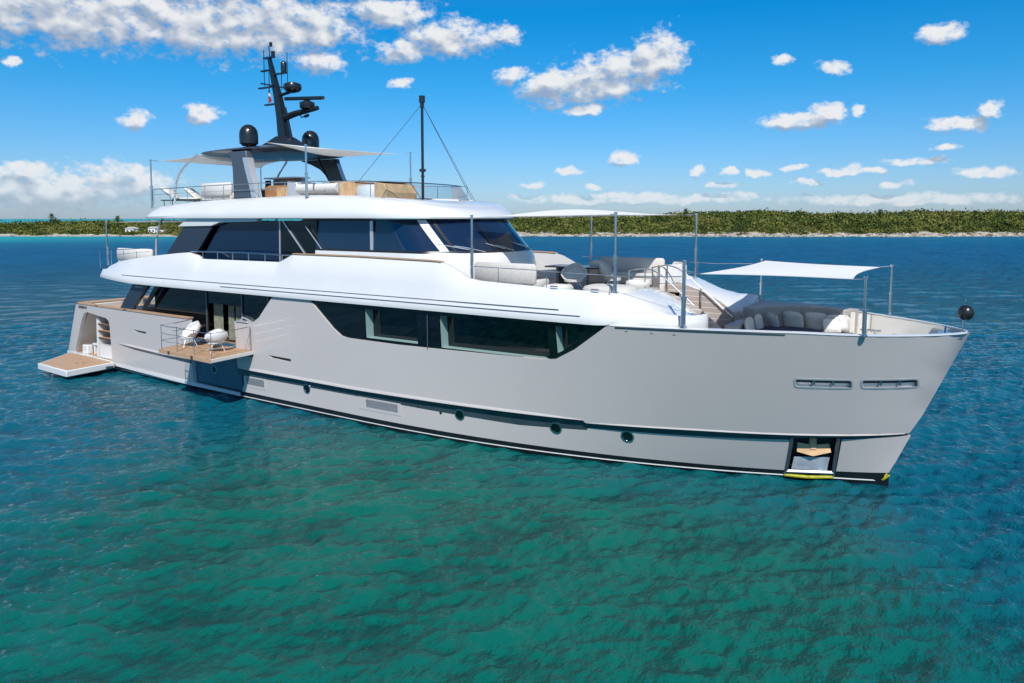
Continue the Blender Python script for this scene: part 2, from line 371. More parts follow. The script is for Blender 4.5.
    h = mt('ADD', h, mt('MULTIPLY', mt('MULTIPLY', noise(.5, 5, mp.outputs[0], .1), 1.7), farw))
    b = N.new('ShaderNodeBump'); b.inputs['Strength'].default_value = 1.0; b.inputs['Distance'].default_value = 1.25
    L.new(h, b.inputs['Height'])
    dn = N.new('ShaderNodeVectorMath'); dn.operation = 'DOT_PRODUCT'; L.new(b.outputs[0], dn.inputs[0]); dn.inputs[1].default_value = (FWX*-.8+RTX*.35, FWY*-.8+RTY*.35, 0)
    fac = mt('ADD', mt('MULTIPLY', mt('ADD', sp.outputs[2], .01), 1.2), mt('MULTIPLY', dn.outputs['Value'], 1.35))  # crests and sunward facets lighten the water: transmitted light put into the colour
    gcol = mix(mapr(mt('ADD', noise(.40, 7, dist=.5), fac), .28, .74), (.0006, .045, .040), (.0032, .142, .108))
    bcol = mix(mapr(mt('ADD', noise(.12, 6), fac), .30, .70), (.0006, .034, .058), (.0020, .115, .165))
    sh = mapr(mt('ADD', cu, mt('MULTIPLY', noise(.02, 3), 50)), 190, 300)
    left = mapr(cr, -60, -200)
    shf = mt('MULTIPLY', sh, mt('ADD', mt('MULTIPLY', left, .8), .15))
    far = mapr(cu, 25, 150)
    bcol = mix(far, bcol, mix(mapr(mt('ADD', noise(.10, 6, mp.outputs[0]), mt('MULTIPLY', dn.outputs['Value'], .5)), .3, .7), (.0008, .062, .155), (.0012, .120, .255)))  # far water colour carries the same painted facet light
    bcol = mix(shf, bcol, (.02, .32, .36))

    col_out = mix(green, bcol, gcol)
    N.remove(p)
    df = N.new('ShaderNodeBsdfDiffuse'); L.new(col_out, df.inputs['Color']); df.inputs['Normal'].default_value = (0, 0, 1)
    up = N.new('ShaderNodeCombineXYZ'); up.inputs[2].default_value = 1; L.new(up.outputs[0], df.inputs['Normal'])
    gl = N.new('ShaderNodeBsdfGlossy'); L.new(mapr(cu, 20, 220, .03, .14), gl.inputs['Roughness']); L.new(b.outputs[0], gl.inputs['Normal'])
    fr = N.new('ShaderNodeFresnel'); fr.inputs['IOR'].default_value = 1.333; L.new(b.outputs[0], fr.inputs['Normal'])
    fx = mt('MULTIPLY', fr.outputs[0], mapr(cu, 15, 140, .95, .50))
    ms = N.new('ShaderNodeMixShader'); L.new(fx, ms.inputs[0]); L.new(df.outputs[0], ms.inputs[1]); L.new(gl.outputs[0], ms.inputs[2])
    mo = [n_ for n_ in N if n_.type == 'OUTPUT_MATERIAL'][0]; L.new(ms.outputs[0], mo.inputs[0])
    me.materials.append(m_); tag(o, 'rippled turquoise and blue sea around the anchored yacht', 'sea', kind='structure')
build_sea()

# ------------------------------------------------------------ island
FW = Vector((-math.sin(YAW), math.cos(YAW), 0)); RT = Vector((math.cos(YAW), math.sin(YAW), 0))
def isl(s, d, z=0): return Vector((CAM.x, CAM.y, 0)) + RT*s + FW*d + Vector((0, 0, z))
def shore(s): return 292 + 3*np.sin(s*.03+1) + 1.5*np.sin(s*.11) + 1.0*np.sin(s*.31+2) + np.clip((np.abs(s)-260)/6, 0, 60)**1.25
def ground(s, d):
    e = d - shore(s); k = np.clip((s+150)/350, 0, 1)
    rise = np.clip(e/9, -1, 1)*(.7+.9*k)
    hill = (1.3+5.6*k + .9*np.sin(s*.021) + .7*np.sin(s*.057+1.3) + .6*np.sin(s*.16) + .35*np.sin(s*.37+1))*(np.clip((e-8)/45, 0, 1)**.8)*np.exp(-(np.clip(e-80, 0, 500)/150)**2)
    rough = .22*np.sin(s*.9)*np.sin(d*.7+s*.2)+.15*np.sin(s*2.3+d)
    return np.where(e < 0, e*.25, rise+hill+rough*np.clip(e/3, 0, 1)*(.4+.6*k))
def build_island():
    s = np.concatenate([np.arange(-620, -240, 8), np.arange(-240, 240, .9), np.arange(240, 620, 8)]); d = np.concatenate([np.arange(-8, 14, .9), np.arange(14, 90, 5), np.arange(90, 420, 25)])
    S, D = np.meshgrid(s, d); DD = D+shore(S); Z = ground(S, DD)
    Z[-1, :] = -3
    X = CAM.x+RT.x*S+FW.x*DD; Y = CAM.y+RT.y*S+FW.y*DD
    v = np.stack([X, Y, Z], -1).reshape(-1, 3); n = len(s); m = len(d)
    f = [[i*n+k, i*n+k+1, (i+1)*n+k+1, (i+1)*n+k] for i in range(m-1) for k in range(n-1)]
    me = bpy.data.meshes.new('island_ground'); me.from_pydata(v.tolist(), [], f); me.update()
    mm = bpy.data.materials.new('island_ground'); mm.use_nodes = True; t = mm.node_tree; N = t.nodes; L = t.links; p = N['Principled BSDF']
    geo = N.new('ShaderNodeNewGeometry'); sp = N.new('ShaderNodeSeparateXYZ'); L.new(geo.outputs['Position'], sp.inputs[0])
    nz = N.new('ShaderNodeTexNoise'); nz.inputs['Scale'].default_value = .5; nz.inputs['Detail'].default_value = 6; L.new(geo.outputs['Position'], nz.inputs['Vector'])
    ad = N.new('ShaderNodeMath'); ad.operation = 'MULTIPLY_ADD'; L.new(nz.outputs['Fac'], ad.inputs[0]); ad.inputs[1].default_value = 1.6; L.new(sp.outputs[2], ad.inputs[2])
    rp = N.new('ShaderNodeValToRGB'); L.new(ad.outputs[0], rp.inputs[0]); mr = rp.color_ramp
    mr.elements[0].position = 0; mr.elements[0].color = (.10, .09, .07, 1); mr.elements[1].position = 1; mr.elements[1].color = (.06, .08, .03, 1)
    dv = N.new('ShaderNodeMath'); dv.operation = 'MULTIPLY'; L.new(ad.outputs[0], dv.inputs[0]); dv.inputs[1].default_value = .25; L.new(dv.outputs[0], rp.inputs[0])
    for ps, c in ((.16, (.16, .14, .11)), (.23, (.42, .38, .31)), (.36, (.52, .48, .41)), (.45, (.26, .23, .19)), (.55, (.50, .45, .37)), (.66, (.22, .19, .10)), (.75, (.06, .08, .03))):
        e = mr.elements.new(ps); e.color = (*c, 1)
    L.new(rp.outputs[0], p.inputs['Base Color']); p.inputs['Roughness'].default_value = .95
    o = link('island', me, [mm]); me.shade_smooth(); tag(o, 'low rocky island with a pale limestone shore behind the yacht', 'island', kind='structure')
    # scrub
    nb = 15000; r = np.random.default_rng(3)
    sb = r.uniform(-330, 330, nb); eb = 7 + (r.random(nb)**1.25)*120; kk = np.clip((sb+150)/350, 0, 1)
    eb = eb + 2.0*np.sin(sb*.2)+1.5*np.sin(sb*.53)
    db = shore(sb)+eb; zb = ground(sb, db)
    size = (.7+2.6*r.random(nb)**2.6)*(1+.15*kk)*np.clip(.45+eb/30, .5, 1.1)
    L_ = 58
    P = r.normal(size=(nb, L_, 3)); P /= np.linalg.norm(P, axis=2, keepdims=True); P *= (.55+.5*r.random((nb, L_, 1)))
    P[..., 2] = np.abs(P[..., 2])*.95
    lump = 1+.35*np.sin(P[..., 0:1]*5+sb[:, None, None])*np.cos(P[..., 1:2]*4+sb[:, None, None]*2)
    P = P*lump*size[:, None, None]*np.array([1.15, 1.15, .82])
    cx = CAM.x+RT.x*sb+FW.x*db; cy = CAM.y+RT.y*sb+FW.y*db
    P += np.stack([cx, cy, zb-.1], -1)[:, None, :]
    ls = (.17+.18*r.random((nb, L_, 1)))*(.6+.3*size[:, None, None])
    a = r.normal(size=(nb, L_, 3)); a /= np.linalg.norm(a, axis=2, keepdims=True); b = r.normal(size=(nb, L_, 3)); b = np.cross(a, b); b /= np.linalg.norm(b, axis=2, keepdims=True)
    Q = np.stack([P-a*ls*1.3, P+b*ls*.75, P+a*ls*1.3, P-b*ls*.75], 2).reshape(-1, 3)
    me = bpy.data.meshes.new('scrub'); nq = len(Q)//4
    me.vertices.add(len(Q)); me.vertices.foreach_set('co', Q.astype(np.float32).ravel()); me.loops.add(len(Q)); me.loops.foreach_set('vertex_index', np.arange(len(Q), dtype=np.int32))
    me.polygons.add(nq); me.polygons.foreach_set('loop_start', (np.arange(nq)*4).astype(np.int32)); me.update(calc_edges=True)
    at = me.attributes.new('tint', 'FLOAT', 'FACE'); tint = np.repeat(r.random(nb), L_)*.75+r.random(nq)*.25; at.data.foreach_set('value', tint.astype(np.float32))
    o = link('scrub', me, [leaf]); tag(o, 'dense low green scrub covering the island', 'scrub', kind='stuff')
def leaf_mat(name, cols):
    m = bpy.data.materials.new(name); m.use_nodes = True; t = m.node_tree; N = t.nodes; L = t.links; p = N['Principled BSDF']
    a = N.new('ShaderNodeAttribute'); a.attribute_name = 'tint'
    geo = N.new('ShaderNodeNewGeometry'); nz = N.new('ShaderNodeTexNoise'); nz.inputs['Scale'].default_value = .045; nz.inputs['Detail'].default_value = 4; L.new(geo.outputs['Position'], nz.inputs['Vector'])
    ad = N.new('ShaderNodeMath'); ad.operation = 'MULTIPLY_ADD'; L.new(nz.outputs['Fac'], ad.inputs[0]); ad.inputs[1].default_value = .9; 
    sb_ = N.new('ShaderNodeMath'); sb_.operation = 'MULTIPLY_ADD'; L.new(a.outputs['Fac'], sb_.inputs[0]); sb_.inputs[1].default_value = .8; sb_.inputs[2].default_value = -.35
    L.new(sb_.outputs[0], ad.inputs[2])
    rp = N.new('ShaderNodeValToRGB'); L.new(ad.outputs[0], rp.inputs[0])
    rp.color_ramp.elements[0].color = (*cols[0], 1); rp.color_ramp.elements[1].color = (*cols[-1], 1)
    for i, c in enumerate(cols[1:-1]): e = rp.color_ramp.elements.new((i+1)/(len(cols)-1)); e.color = (*c, 1)
    L.new(rp.outputs[0], p.inputs['Base Color']); p.inputs['Roughness'].default_value = .7; p.inputs['Specular IOR Level'].default_value = .2
    M[name] = m; return m
leaf = leaf_mat('leaf', [(.014, .030, .007), (.035, .062, .012), (.090, .115, .020), (.19, .19, .04), (.20, .15, .06)])
build_island()
def rocks():
    r = np.random.default_rng(9); n = 5200
    s_ = r.uniform(-300, 300, n); keep = r.random(n) < np.clip(.12+(s_+60)/160, .12, 1); s_ = s_[keep]; n = len(s_)
    e_ = -1.0+r.random(n)**1.3*8.0; d_ = shore(s_)+e_; z_ = ground(s_, d_); sz = .12+.5*r.random(n)**2.5
    base = np.array([[-1, -1, -1], [1, -1, -1], [1, 1, -1], [-1, 1, -1], [-1, -1, 1], [1, -1, 1], [1, 1, 1], [-1, 1, 1]], float)*.7
    V = base[None]*(1+.45*r.normal(size=(n, 8, 3)))*sz[:, None, None]*np.array([1.6, 1.3, .75])
    V += np.stack([CAM.x+RT.x*s_+FW.x*d_, CAM.y+RT.y*s_+FW.y*d_, z_], -1)[:, None, :]
    F = np.array([[0, 3, 2, 1], [4, 5, 6, 7], [0, 1, 5, 4], [1, 2, 6, 5], [2, 3, 7, 6], [3, 0, 4, 7]])
    f = (F[None]+8*np.arange(n)[:, None, None]).reshape(-1, 4)
    me = bpy.data.meshes.new('shore_rocks'); me.from_pydata(V.reshape(-1, 3).tolist(), [], f.tolist()); me.update()
    at = me.attributes.new('tint', 'FLOAT', 'FACE'); at.data.foreach_set('value', np.repeat(r.random(n), 6).astype(np.float32))
    o = link('shore_rocks', me, [rock]); tag(o, 'pale and dark limestone rocks strewn along the island shore', 'rocks', kind='stuff')
rock = leaf_mat('rock', [(.10, .085, .065), (.25, .22, .17), (.46, .41, .34), (.60, .55, .47), (.30, .26, .2)])
rocks()
def tree(name, s, e, h, label, kind, seed, group=None):
    d = float(shore(s))+e; z = float(ground(np.array(s), np.array(d)))
    root = thing(name, label, 'tree', isl(s, d, z), 0, group); r = random.Random(seed)
    lean = r.uniform(-.12, .12)
    mb = MB(); top = Vector((lean*h, 0, h))
    mb.tube([(0, 0, -.3), top*.5+Vector((r.uniform(-.1, .1), 0, 0)), top], [.16, .1, .04], 6)
    leaves = MB()
    if kind == 'palm':
        for k in range(13):
            a = 2*PI*k/13+r.random()*.4; ln = h*.38*r.uniform(.8, 1.1); el = r.uniform(-.1, .8); pts = []
            for q in range(6):
                u = q/5; pts.append(top+Vector((math.cos(a)*ln*u*math.cos(el*.5), math.sin(a)*ln*u*math.cos(el*.5), ln*(u*el-.9*u*u))))
            for q in range(5):
                side = Vector((-math.sin(a), math.cos(a), -.35))*.32*math.sin(PI*(q+.6)/5.6)
                side2 = Vector((math.sin(a), -math.cos(a), -.35))*.32*math.sin(PI*(q+.6)/5.6)
                p0, p1 = pts[q], pts[q+1]; leaves.add([p0, p1, p1+side, p0+side*.9], [[0, 1, 2, 3]]); leaves.add([p0, p1, p1+side2, p0+side2*.9], [[0, 1, 2, 3]])
    else:
        for k in range(9):
            u = .35+.6*k/8; a = r.random()*6.28; ln = h*.34*(1.15-u)*r.uniform(.7, 1.2)
            p0 = top*u; p1 = p0+Vector((math.cos(a)*ln, math.sin(a)*ln, ln*.55)); mb.tube([p0, p1], [.05, .02], 5)
            for _ in range(46):
                c = p0.lerp(p1, r.uniform(.3, 1.15))+Vector([r.gauss(0, .34) for _ in range(3)]); ax = Vector([r.gauss(0, 1) for _ in range(3)]).normalized(); bx = ax.cross(Vector([r.gauss(0, 1) for _ in range(3)])).normalized()
                w = r.uniform(.12, .26); leaves.add([c-ax*w*1.5, c+bx*w*.6, c+ax*w*1.5, c-bx*w*.6], [[0, 1, 2, 3]])
    mb.build('trunk', 'trunk', root); me = bpy.data.meshes.new('crown'); me.from_pydata(leaves.v, [], leaves.f); me.update()
    at = me.attributes.new('tint', 'FLOAT', 'FACE'); at.data.foreach_set('value', [r.random()*.5 for _ in leaves.f])
    link('crown', me, [leaf], root)
T_FAR = 'taller trees standing out of the island scrub'
for i, (nm, s, e, h, lab, kd) in enumerate([
  ('casuarina_tree', -197, 20, 7.6, 'wispy tree at the left edge of the photo, tallest on the island there', 'c'),
  ('palm_tree', -146, 18, 8.0, 'left palm of the pair poking over the scrub near the beach house', 'palm'),
  ('palm_tree', -141.5, 20, 8.2, 'right palm of the pair poking over the scrub near the beach house', 'palm'),
  ('casuarina_tree', -172, 26, 6.9, 'sparse tree between the left edge of the photo and the palms', 'c'),
  ('casuarina_tree', 80, 46, 5.2, 'thin tree on the island skyline just right of the tall steel awning pole', 'c'),
  ('casuarina_tree', 166, 40, 5.0, 'feathery tree on the island skyline toward the right edge of the photo', 'c')]):
    tree(nm, s, e, h, lab, kd, 20+i, T_FAR)
def house(s, e, w, dp, h, label, wing, lift=.5):
    d = float(shore(s))+e; z = float(ground(np.array(s), np.array(d)))+lift
    root = thing('beach_house', label, 'house', isl(s, d, z), YAW)
    a = MB(); a.box((0, 0, h/2-.4), (w, dp, h+.8)); a.box((w*.5+wing/2, .3, h*.3-.4), (wing, dp*.8, h*.6+.8)); a.build('wall', 'house_white', root)
    rf = MB(); rf.prism([(-w/2-.3, h), (w/2+.3, h), (0, h+w*.22)], -dp/2-.3, dp/2+.3, 'y'); rf.build('roof', 'roof_tile', root)
    for x in (-w*.25, w*.22):
        f = MB(); f.box((x, -dp/2-.02, h*.5), (w*.2, .08, h*.4)); f.build('window', 'navy', root)
    dr = MB(); dr.box((w*.5+wing*.4, -dp*.4+.28, h*.22), (wing*.3, .08, h*.45)); dr.build('door', 'navy', root)
house(-160, 12.5, 3.6, 4, 2.0, 'white house with gabled roof above the beach at far left', 1.6, .2)
house(-149.5, 12, 3.0, 4, 2.3, 'pale house with dark windows at the right end of the beach, nearest the yacht', 3.4, .1)

# ------------------------------------------------------------ yacht
Y = thing('motor_yacht', 'large white and grey three deck motor yacht anchored off the island', 'yacht')
def xs(z): return 33.2+.424*z
def b(X, z, off=0.):
    z0 = max(z, 0); u = min(max((X-16)/(xs(z0)-16), 0), 1); ut = min(max((X-22)/(xs(z0)-22), 0), 1)
    g = min(z0/4.36, 1.1)**.9; b0 = 3.78*(1-u**2.3); bt = 3.97*(1-ut**3.4)**.72; r = b0+(bt-b0)*g
    if X < 8: r -= .0023*(8-X)**2
    return r-off
def in_poly(p, poly):
    c = False; n = len(poly)
    for i in range(n):
        (x1, y1), (x2, y2) = poly[i], poly[(i+1) % n]
        if (y1 > p[1]) != (y2 > p[1]) and p[0] < (x2-x1)*(p[1]-y1)/(y2-y1)+x1: c = not c
    return c
def dist_poly(p, poly):
    m = 1e9; n = len(poly); P = Vector(p)
    for i in range(n):
        A, B = Vector(poly[i]), Vector(poly[(i+1) % n]); t = max(0, min(1, (P-A).dot(B-A)/max((B-A).length_squared, 1e-9))); m = min(m, (A+(B-A)*t-P).length)
    return m
def dense(poly, st):
    out = []
    for i in range(len(poly)):
        A, B = Vector(poly[i]), Vector(poly[(i+1) % len(poly)]); k = max(1, int((B-A).length/st)); out += [tuple(A+(B-A)*j/k) for j in range(k)]
    return out
def panel(name, outer, holes, fn, mats, thick=.12, st=.4, parent=None, sides=(-1,), rim=1, back=1):
    """a curved plate: polygon in (X, z) laid on the surface y = side*fn(X, z)"""
    loops = [dense(outer, st)]+[dense(h, st) for h in holes]
    vs = []; es = []
    for l in loops:
        k = len(vs); vs += l; es += [(k+i, k+(i+1) % len(l)) for i in range(len(l))]
    x0 = min(p[0] for p in outer); x1 = max(p[0] for p in outer); z0 = min(p[1] for p in outer); z1 = max(p[1] for p in outer)
    x = x0
    while x < x1:
        z = z0
        while z < z1:
            p = (x+.011, z+.017)
            if in_poly(p, outer) and dist_poly(p, loops[0]) > st*.35 and not any(in_poly(p, h) or dist_poly(p, h) < st*.35 for h in holes): vs.append(p)
            z += st*.7
        x += st
    v2, e2, f2, *_ = delaunay_2d_cdt([Vector(p) for p in vs], es, [], 0, 1e-5)
    tris = []
    for f in f2:
        c = sum((v2[i] for i in f), Vector((0, 0)))/len(f)
        if in_poly(c, outer) and not any(in_poly(c, h) for h in holes): tris.append(list(f))
    mb = MB(); n = len(v2)
    ed = {}
    for f in tris:
        for i in range(len(f)):
            a, c = f[i], f[(i+1) % len(f)]; key = (min(a, c), max(a, c)); ed[key] = ed.get(key, 0)+1
    bd = [k for k, q in ed.items() if q == 1]
    outs = []
    for si, s in enumerate(sides):
        mb = MB()
        A = [(p[0], s*fn(p[0], p[1]), p[1]) for p in v2]; B = [(p[0], s*max(fn(p[0], p[1])-thick, 0), p[1]) for p in v2]
        k = len(mb.v); mb.v += A+B
        for f in tris: mb.f.append([k+i for i in f]); mb.m.append(0); mb.f.append([k+n+i for i in f][::-1]); mb.m.append(back if len(mats) > 1 else 0)
        for a, c in bd: mb.f.append([k+a, k+c, k+n+c, k+n+a]); mb.m.append(rim if len(mats) > 1 else 0)
        outs.append(mb.build(name, mats, parent[si] if isinstance(parent, list) else parent, 30))
    return outs
def both(name, mats, parent, fn, *a):
    """one object per side of the yacht, drawn by fn(mb, side)"""
    outs = []
    for i, s in enumerate((-1, 1)):
        mb = MB(); fn(mb, s); outs.append(mb.build(name, mats, parent[i] if isinstance(parent, list) else parent, *a))
    return outs
def zledge(X): return interp(X, [-4, 1, 5, 16.7, 21.4, 25.65, 25.66, 28.9, 31.2, 33.85], [1.45, 1.41, 1.3, 1.27, 1.32, 1.38, 1.30, 1.44, 1.49, 1.56])
def stem(z0, z1, n=6): return [(xs(z0+(z1-z0)*i/n), z0+(z1-z0)*i/n) for i in range(n+1)]
# topsides: aft part, forward part
win_hole = [(14.70, 4.31), (15.0, 4.12), (15.9, 3.38), (16.3, 3.14), (16.6, 3.09), (18.9, 3.07), (24.55, 3.15), (24.95, 3.2), (25.6, 3.56), (26.62, 4.31)]
ledge = lambda a, c, n=24: [(a+(c-a)*i/n, zledge(a+(c-a)*i/n)) for i in range(n+1)]
def sheer(X): return interp(X, [26.7, 28.7, 30.2, 31.5, 33, 35.05], [4.35, 4.40, 4.43, 4.44, 4.40, 4.38])
fwd = [(10.25, 1.3)]+ledge(10.3, 25.6)+[(25.66, 1.3)]+ledge(25.7, 33.8, 12)+stem(1.6, 4.37)[1:]
fwd += [(X, sheer(X)) for X in (34.6, 34, 33, 32, 31, 30, 29, 28, 27.2)]+[(26.75, 4.352)]
fwd += [(26.62, 4.31), (25.6, 3.56), (24.95, 3.2), (24.55, 3.15), (18.9, 3.07), (16.6, 3.09), (16.3, 3.14), (15.9, 3.38), (15.0, 4.12), (14.72, 4.34), (12.70, 4.34), (12.2, 3.86), (11.8, 3.46), (11.45, 3.26), (11.1, 3.18), (10.25, 3.18)]
def rrect(x0, x1, z0, z1, r=.07, sk=0):
    o = []
    for cx, cz, a0 in ((x1-r, z0+r, -90), (x1-r, z1-r, 0), (x0+r, z1-r, 90), (x0+r, z0+r, 180)):
        for k in range(4): a = R(a0+30*k); o.append((cx+r*math.cos(a)+sk*(cz-z0), cz+r*math.sin(a)))
    return o
fair = [rrect(31.33, 32.60, 2.93, 3.17), rrect(32.80, 34.0, 2.94, 3.18)]
slot2 = rrect(10.72, 11.28, 1.83, 2.06, .04)
slot3 = [(12.18, 2.02), (12.4, 1.92), (13.53, 1.88), (13.53, 2.0)]
hull = panel('hull', fwd, fair+[slot2, slot3], b, ['hull_grey', 'cream'], .16, .42, Y, (-1, 1))
slot1 = [(2.59, 2.2), (2.8, 2.1), (3.7, 2.07), (3.7, 2.18)]
arch = [(-2.35, .95), (-1.75, 2.3), (-1.5, 2.62), (-1.2, 2.68), (.2, 2.53), (.42, 2.4), (.45, 2.2), (.42, .72)]
aft = [(-3.5, .5), (.4, .5), (.42, 2.2), (.42, 2.38), (.2, 2.53), (-1.25, 2.66), (-1.55, 2.62), (-1.8, 2.35), (-2.45, .62)]
aft = [(-4.25, .48), (-3.85, 1.2), (-3.25, 2.3), (-2.9, 2.93), (-2.72, 3.06), (7.15, 3.03), (7.15, .30), (.42, .44), (.44, 2.2), (.38, 2.42), (.15, 2.53), (-1.75, 2.68), (-2.08, 2.6), (-2.35, 2.3), (-2.95, 1.35), (-3.5, .48)]
panel('aft_quarter', aft, [slot1], b, ['hull_grey', 'white'], .16, .35, Y, (-1, 1))
# ledge lip
def ledge_strip(a, c, name, out=.035, dp=.15, h=.09):
    def f(mb, s):
        rings = []
        for i in range(40):
            X = a+(c-a)*i/39; z = zledge(X); q = b(X, z); t = min(1, (c-X)/1.5+.05, (X-a)/1.2+.02)
            rings.append([(X, s*(q-dp), z-.01), (X, s*(q+out*t), z-.01), (X, s*(q+out*t), z+.02), (X, s*(q+.002), z+h*t+.01)])
        mb.loft(rings, closed=False)
    return both(name, 'hull_grey', Y, f, 25)
ledge_strip(10.25, 25.62, 'spray_ledge'); ledge_strip(25.7, 33.7, 'spray_ledge', .02, .12, .05); ledge_strip(1.1, 7.1, 'spray_ledge', .03, .12, .07)
# lower hull
def low(X, z): return max(b(X, z)-.12*min(1, max(0, (xs(max(z, 0))-X)/1.6)), 0)-.35*max(0, -z)
def zt(X): return zledge(X)+.002
anchor_q = [(30.89, .27), (32.03, .30), (32.22, 1.46), (31.14, 1.42)]
def zband(X): return interp(X, [-4, .9, 2.6, 7, 10, 16.6, 21.3, 23.4, 25.6, 25.66, 28.8, 32.2, 33.75], [1.42, 1.39, 1.22, 1.12, .98, .99, .93, .90, 1.02, 1.1, 1.2, 1.33, 1.52])
pan = [(10.28, .30), (30.84, .27), (31.09, zband(31.1))]+[(X, zband(X)) for X in (29, 27.5, 25.68, 25.6, 24.5, 23.4, 22.4, 21.3, 19, 16.6, 13, 10.6)]
gr1 = rrect(10.6, 11.75, .62, .93, .03, -.15); gr2 = rrect(17.0, 18.75, .62, .95, .03)
lh = panel('lower_hull', pan, [], low, ['hull_grey'], .1, .45, Y, (-1, 1))
pan2 = [(32.10, .33), (33.33, .35)]+stem(.4, 1.48, 4)[1:]+[(33.0, 1.42), (32.28, 1.36)]
panel('lower_hull', pan2, [], low, ['hull_grey'], .1, .3, Y, (-1, 1))
pan3 = [(.3, .46), (7.1, .30), (7.1, zband(7.1)), (4, zband(4)), (2.6, zband(2.6)), (1.5, zband(1.5)-.02), (.3, 1.38)]
# band
bnd = [(X, zband(X)+.001) for X in (10.05, 13, 16.6, 19, 21.3, 23.4, 25.6, 25.68, 27.5, 29, 31.09)]+[(31.14, zt(31.14))]+[(X, zt(X)) for X in (29, 27, 25.7, 25.62, 23.4, 21.4, 18, 14, 10.05)]
panel('hull_band', bnd, [], low, ['band'], .08, .45, Y, (-1, 1))
bnd2 = [(32.25, 1.355), (33.0, 1.415), (33.75, 1.535), (33.78, 1.556), (33.0, zt(33)), (32.3, zt(32.3))]
panel('hull_band', bnd2, [], low, ['band'], .08, .3, Y, (-1, 1))
# aft dark strip under the ledge, painting in the shade of the slot
def fin(X, z): return b(X, z)+.012
panel('slot_shade', [(1.2, 1.385), (2.6, 1.26), (7.12, 1.12), (7.12, zledge(7.1)-.015), (3, zledge(3)-.015)], [], fin, ['band'], .05, .4, Y, (-1, 1))
# recess behind the opened balcony
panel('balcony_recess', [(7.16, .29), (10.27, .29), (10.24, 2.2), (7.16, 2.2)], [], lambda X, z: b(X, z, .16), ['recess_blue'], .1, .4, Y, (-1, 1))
# bottom: boot top, white line and underwater body
mb = MB()
for s in (-1, 1):
    rings = []
    for i in range(90):
        X = -4.1+(33.34+4.1)*(i/89)**.97; q0 = low(X, .0)
        zt_ = .29+.03*max(0, (X-28)/6)
        row = [(X, s*max(low(X, zt_)-.008, 0), zt_+.02), (X, s*max(low(X, .15)-.006, 0), .15), (X, s*max(low(X, 0)-.006, 0), 0), (X, s*max(q0-.15, 0), -.4), (X, s*max(q0-.8, 0), -1.1), (X, 0, -1.7)]
        rings.append(row)
    mb.loft(rings)
mb.build('underwater_hull', 'boot', Y, 30)
for (a, c, zc, hh, o_) in ((.2, 33.1, .11, .014, .010), (-3.9, 10.2, .30, .07, .04)):
    def f(mb, s):
        rings = []
        for i in range(70):
            X = a+(c-a)*i/69; z = zc if hh < .05 else interp(X, [-3, .2, 6.7, 10.2], [.42, .36, .24, .16]); q = low(X, z)+(.12 if hh > .05 else 0)
            if hh > .05 and X > 7: q -= (X-7)/3.2*.12
            rings.append([(X, s*(q-.03), z-hh), (X, s*(q+o_), z-hh), (X, s*(q+o_), z+hh), (X, s*(q-.12), z+hh)])
        mb.loft(rings)
    both('rub_rail', 'white', Y, f, 30)
# portholes
def disc_on(name, X, z, r, mt_, out=.006, n=20, off=.12, ring=True):
    p = [(X+r*math.cos(2*PI*k/n), z+r*math.sin(2*PI*k/n)) for k in range(n)]
    o = panel(name, p, [], lambda a, c: b(a, c, off)+out, [mt_], .02, .2, Y, (-1, 1)); return o
for X, z in ((8.45, .99), (14.2, .93), (21.28, .96), (24.65, .97), (26.82, .97)):
    o = panel('porthole', [(X+.15*math.cos(2*PI*k/20), z+.15*math.sin(2*PI*k/20)) for k in range(20)], [], lambda a, c: b(a, c, .12 if X > 9 else .16)+.008, ['glass'], .02, .2, Y, (-1, 1))
    fr = panel('frame', [(X+.19*math.cos(2*PI*k/24), z+.19*math.sin(2*PI*k/24)) for k in range(24)], [[(X+.15*math.cos(2*PI*k/20), z+.15*math.sin(2*PI*k/20)) for k in range(20)]], lambda a, c: b(a, c, .12 if X > 9 else .16)+.02, ['steel'], .03, .2, o, (-1, 1))
disc_on('drain', 20.52, .91, .05, 'black'); disc_on('drain', 19.6, 1.0, .03, 'black')
for gx0, gx1, gz0, gz1, fx0, fx1 in ((10.62, 11.7, .64, .93, 10.45, 11.8), (17.25, 18.7, .66, .95, 16.9, 18.85)):
    g = panel('air_grille', rrect(fx0, fx1, gz0-.1, gz1+.05, .03), [rrect(gx0, gx1, gz0, gz1, .03)], lambda a, c: low(a, c)+.012, ['hull_grey'], .03, .3, Y, (-1, 1))
    panel('mesh_plate', rrect(gx0, gx1, gz0, gz1, .03), [], lambda a, c: low(a, c)+.004, ['grey_metal'], .02, .3, g, (-1, 1))
    def f(q, s):
      for k in range(9):
        z = gz0+(gz1-gz0)*(k+.5)/9; q.tube([(gx0+.02+(gx1-gx0-.04)*i/5, s*(low(gx0+(gx1-gx0)*i/5, z)+.012), z) for i in range(6)], .008, 4)
    both('louvre', 'silver', g, f)
panel('side_vent', [(12.1, 2.05), (12.4, 1.88), (13.6, 1.85), (13.6, 2.03)], [], lambda a, c: b(a, c, .06), ['black'], .05, .3, Y, (-1, 1))
panel('side_vent', [(2.5, 2.22), (2.8, 2.05), (3.8, 2.02), (3.8, 2.2)], [], lambda a, c: b(a, c, .06), ['black'], .05, .3, Y, (-1, 1))
pk = panel('step_pocket', rrect(10.66, 11.34, 1.78, 2.1, .04), [], lambda a, c: b(a, c, .09), ['black'], .03, .3, Y, (-1, 1))
def f(q, s):
    for dx in (.2, .32): q.tube([(10.72+dx, s*3.84, 1.84), (10.85+dx, s*3.87, 2.05)], .02, 6)
    q.tube([(11.12, s*3.84, 1.84), (11.25, s*3.87, 2.05)], .02, 6)
both('fitting', 'steel', pk, f)
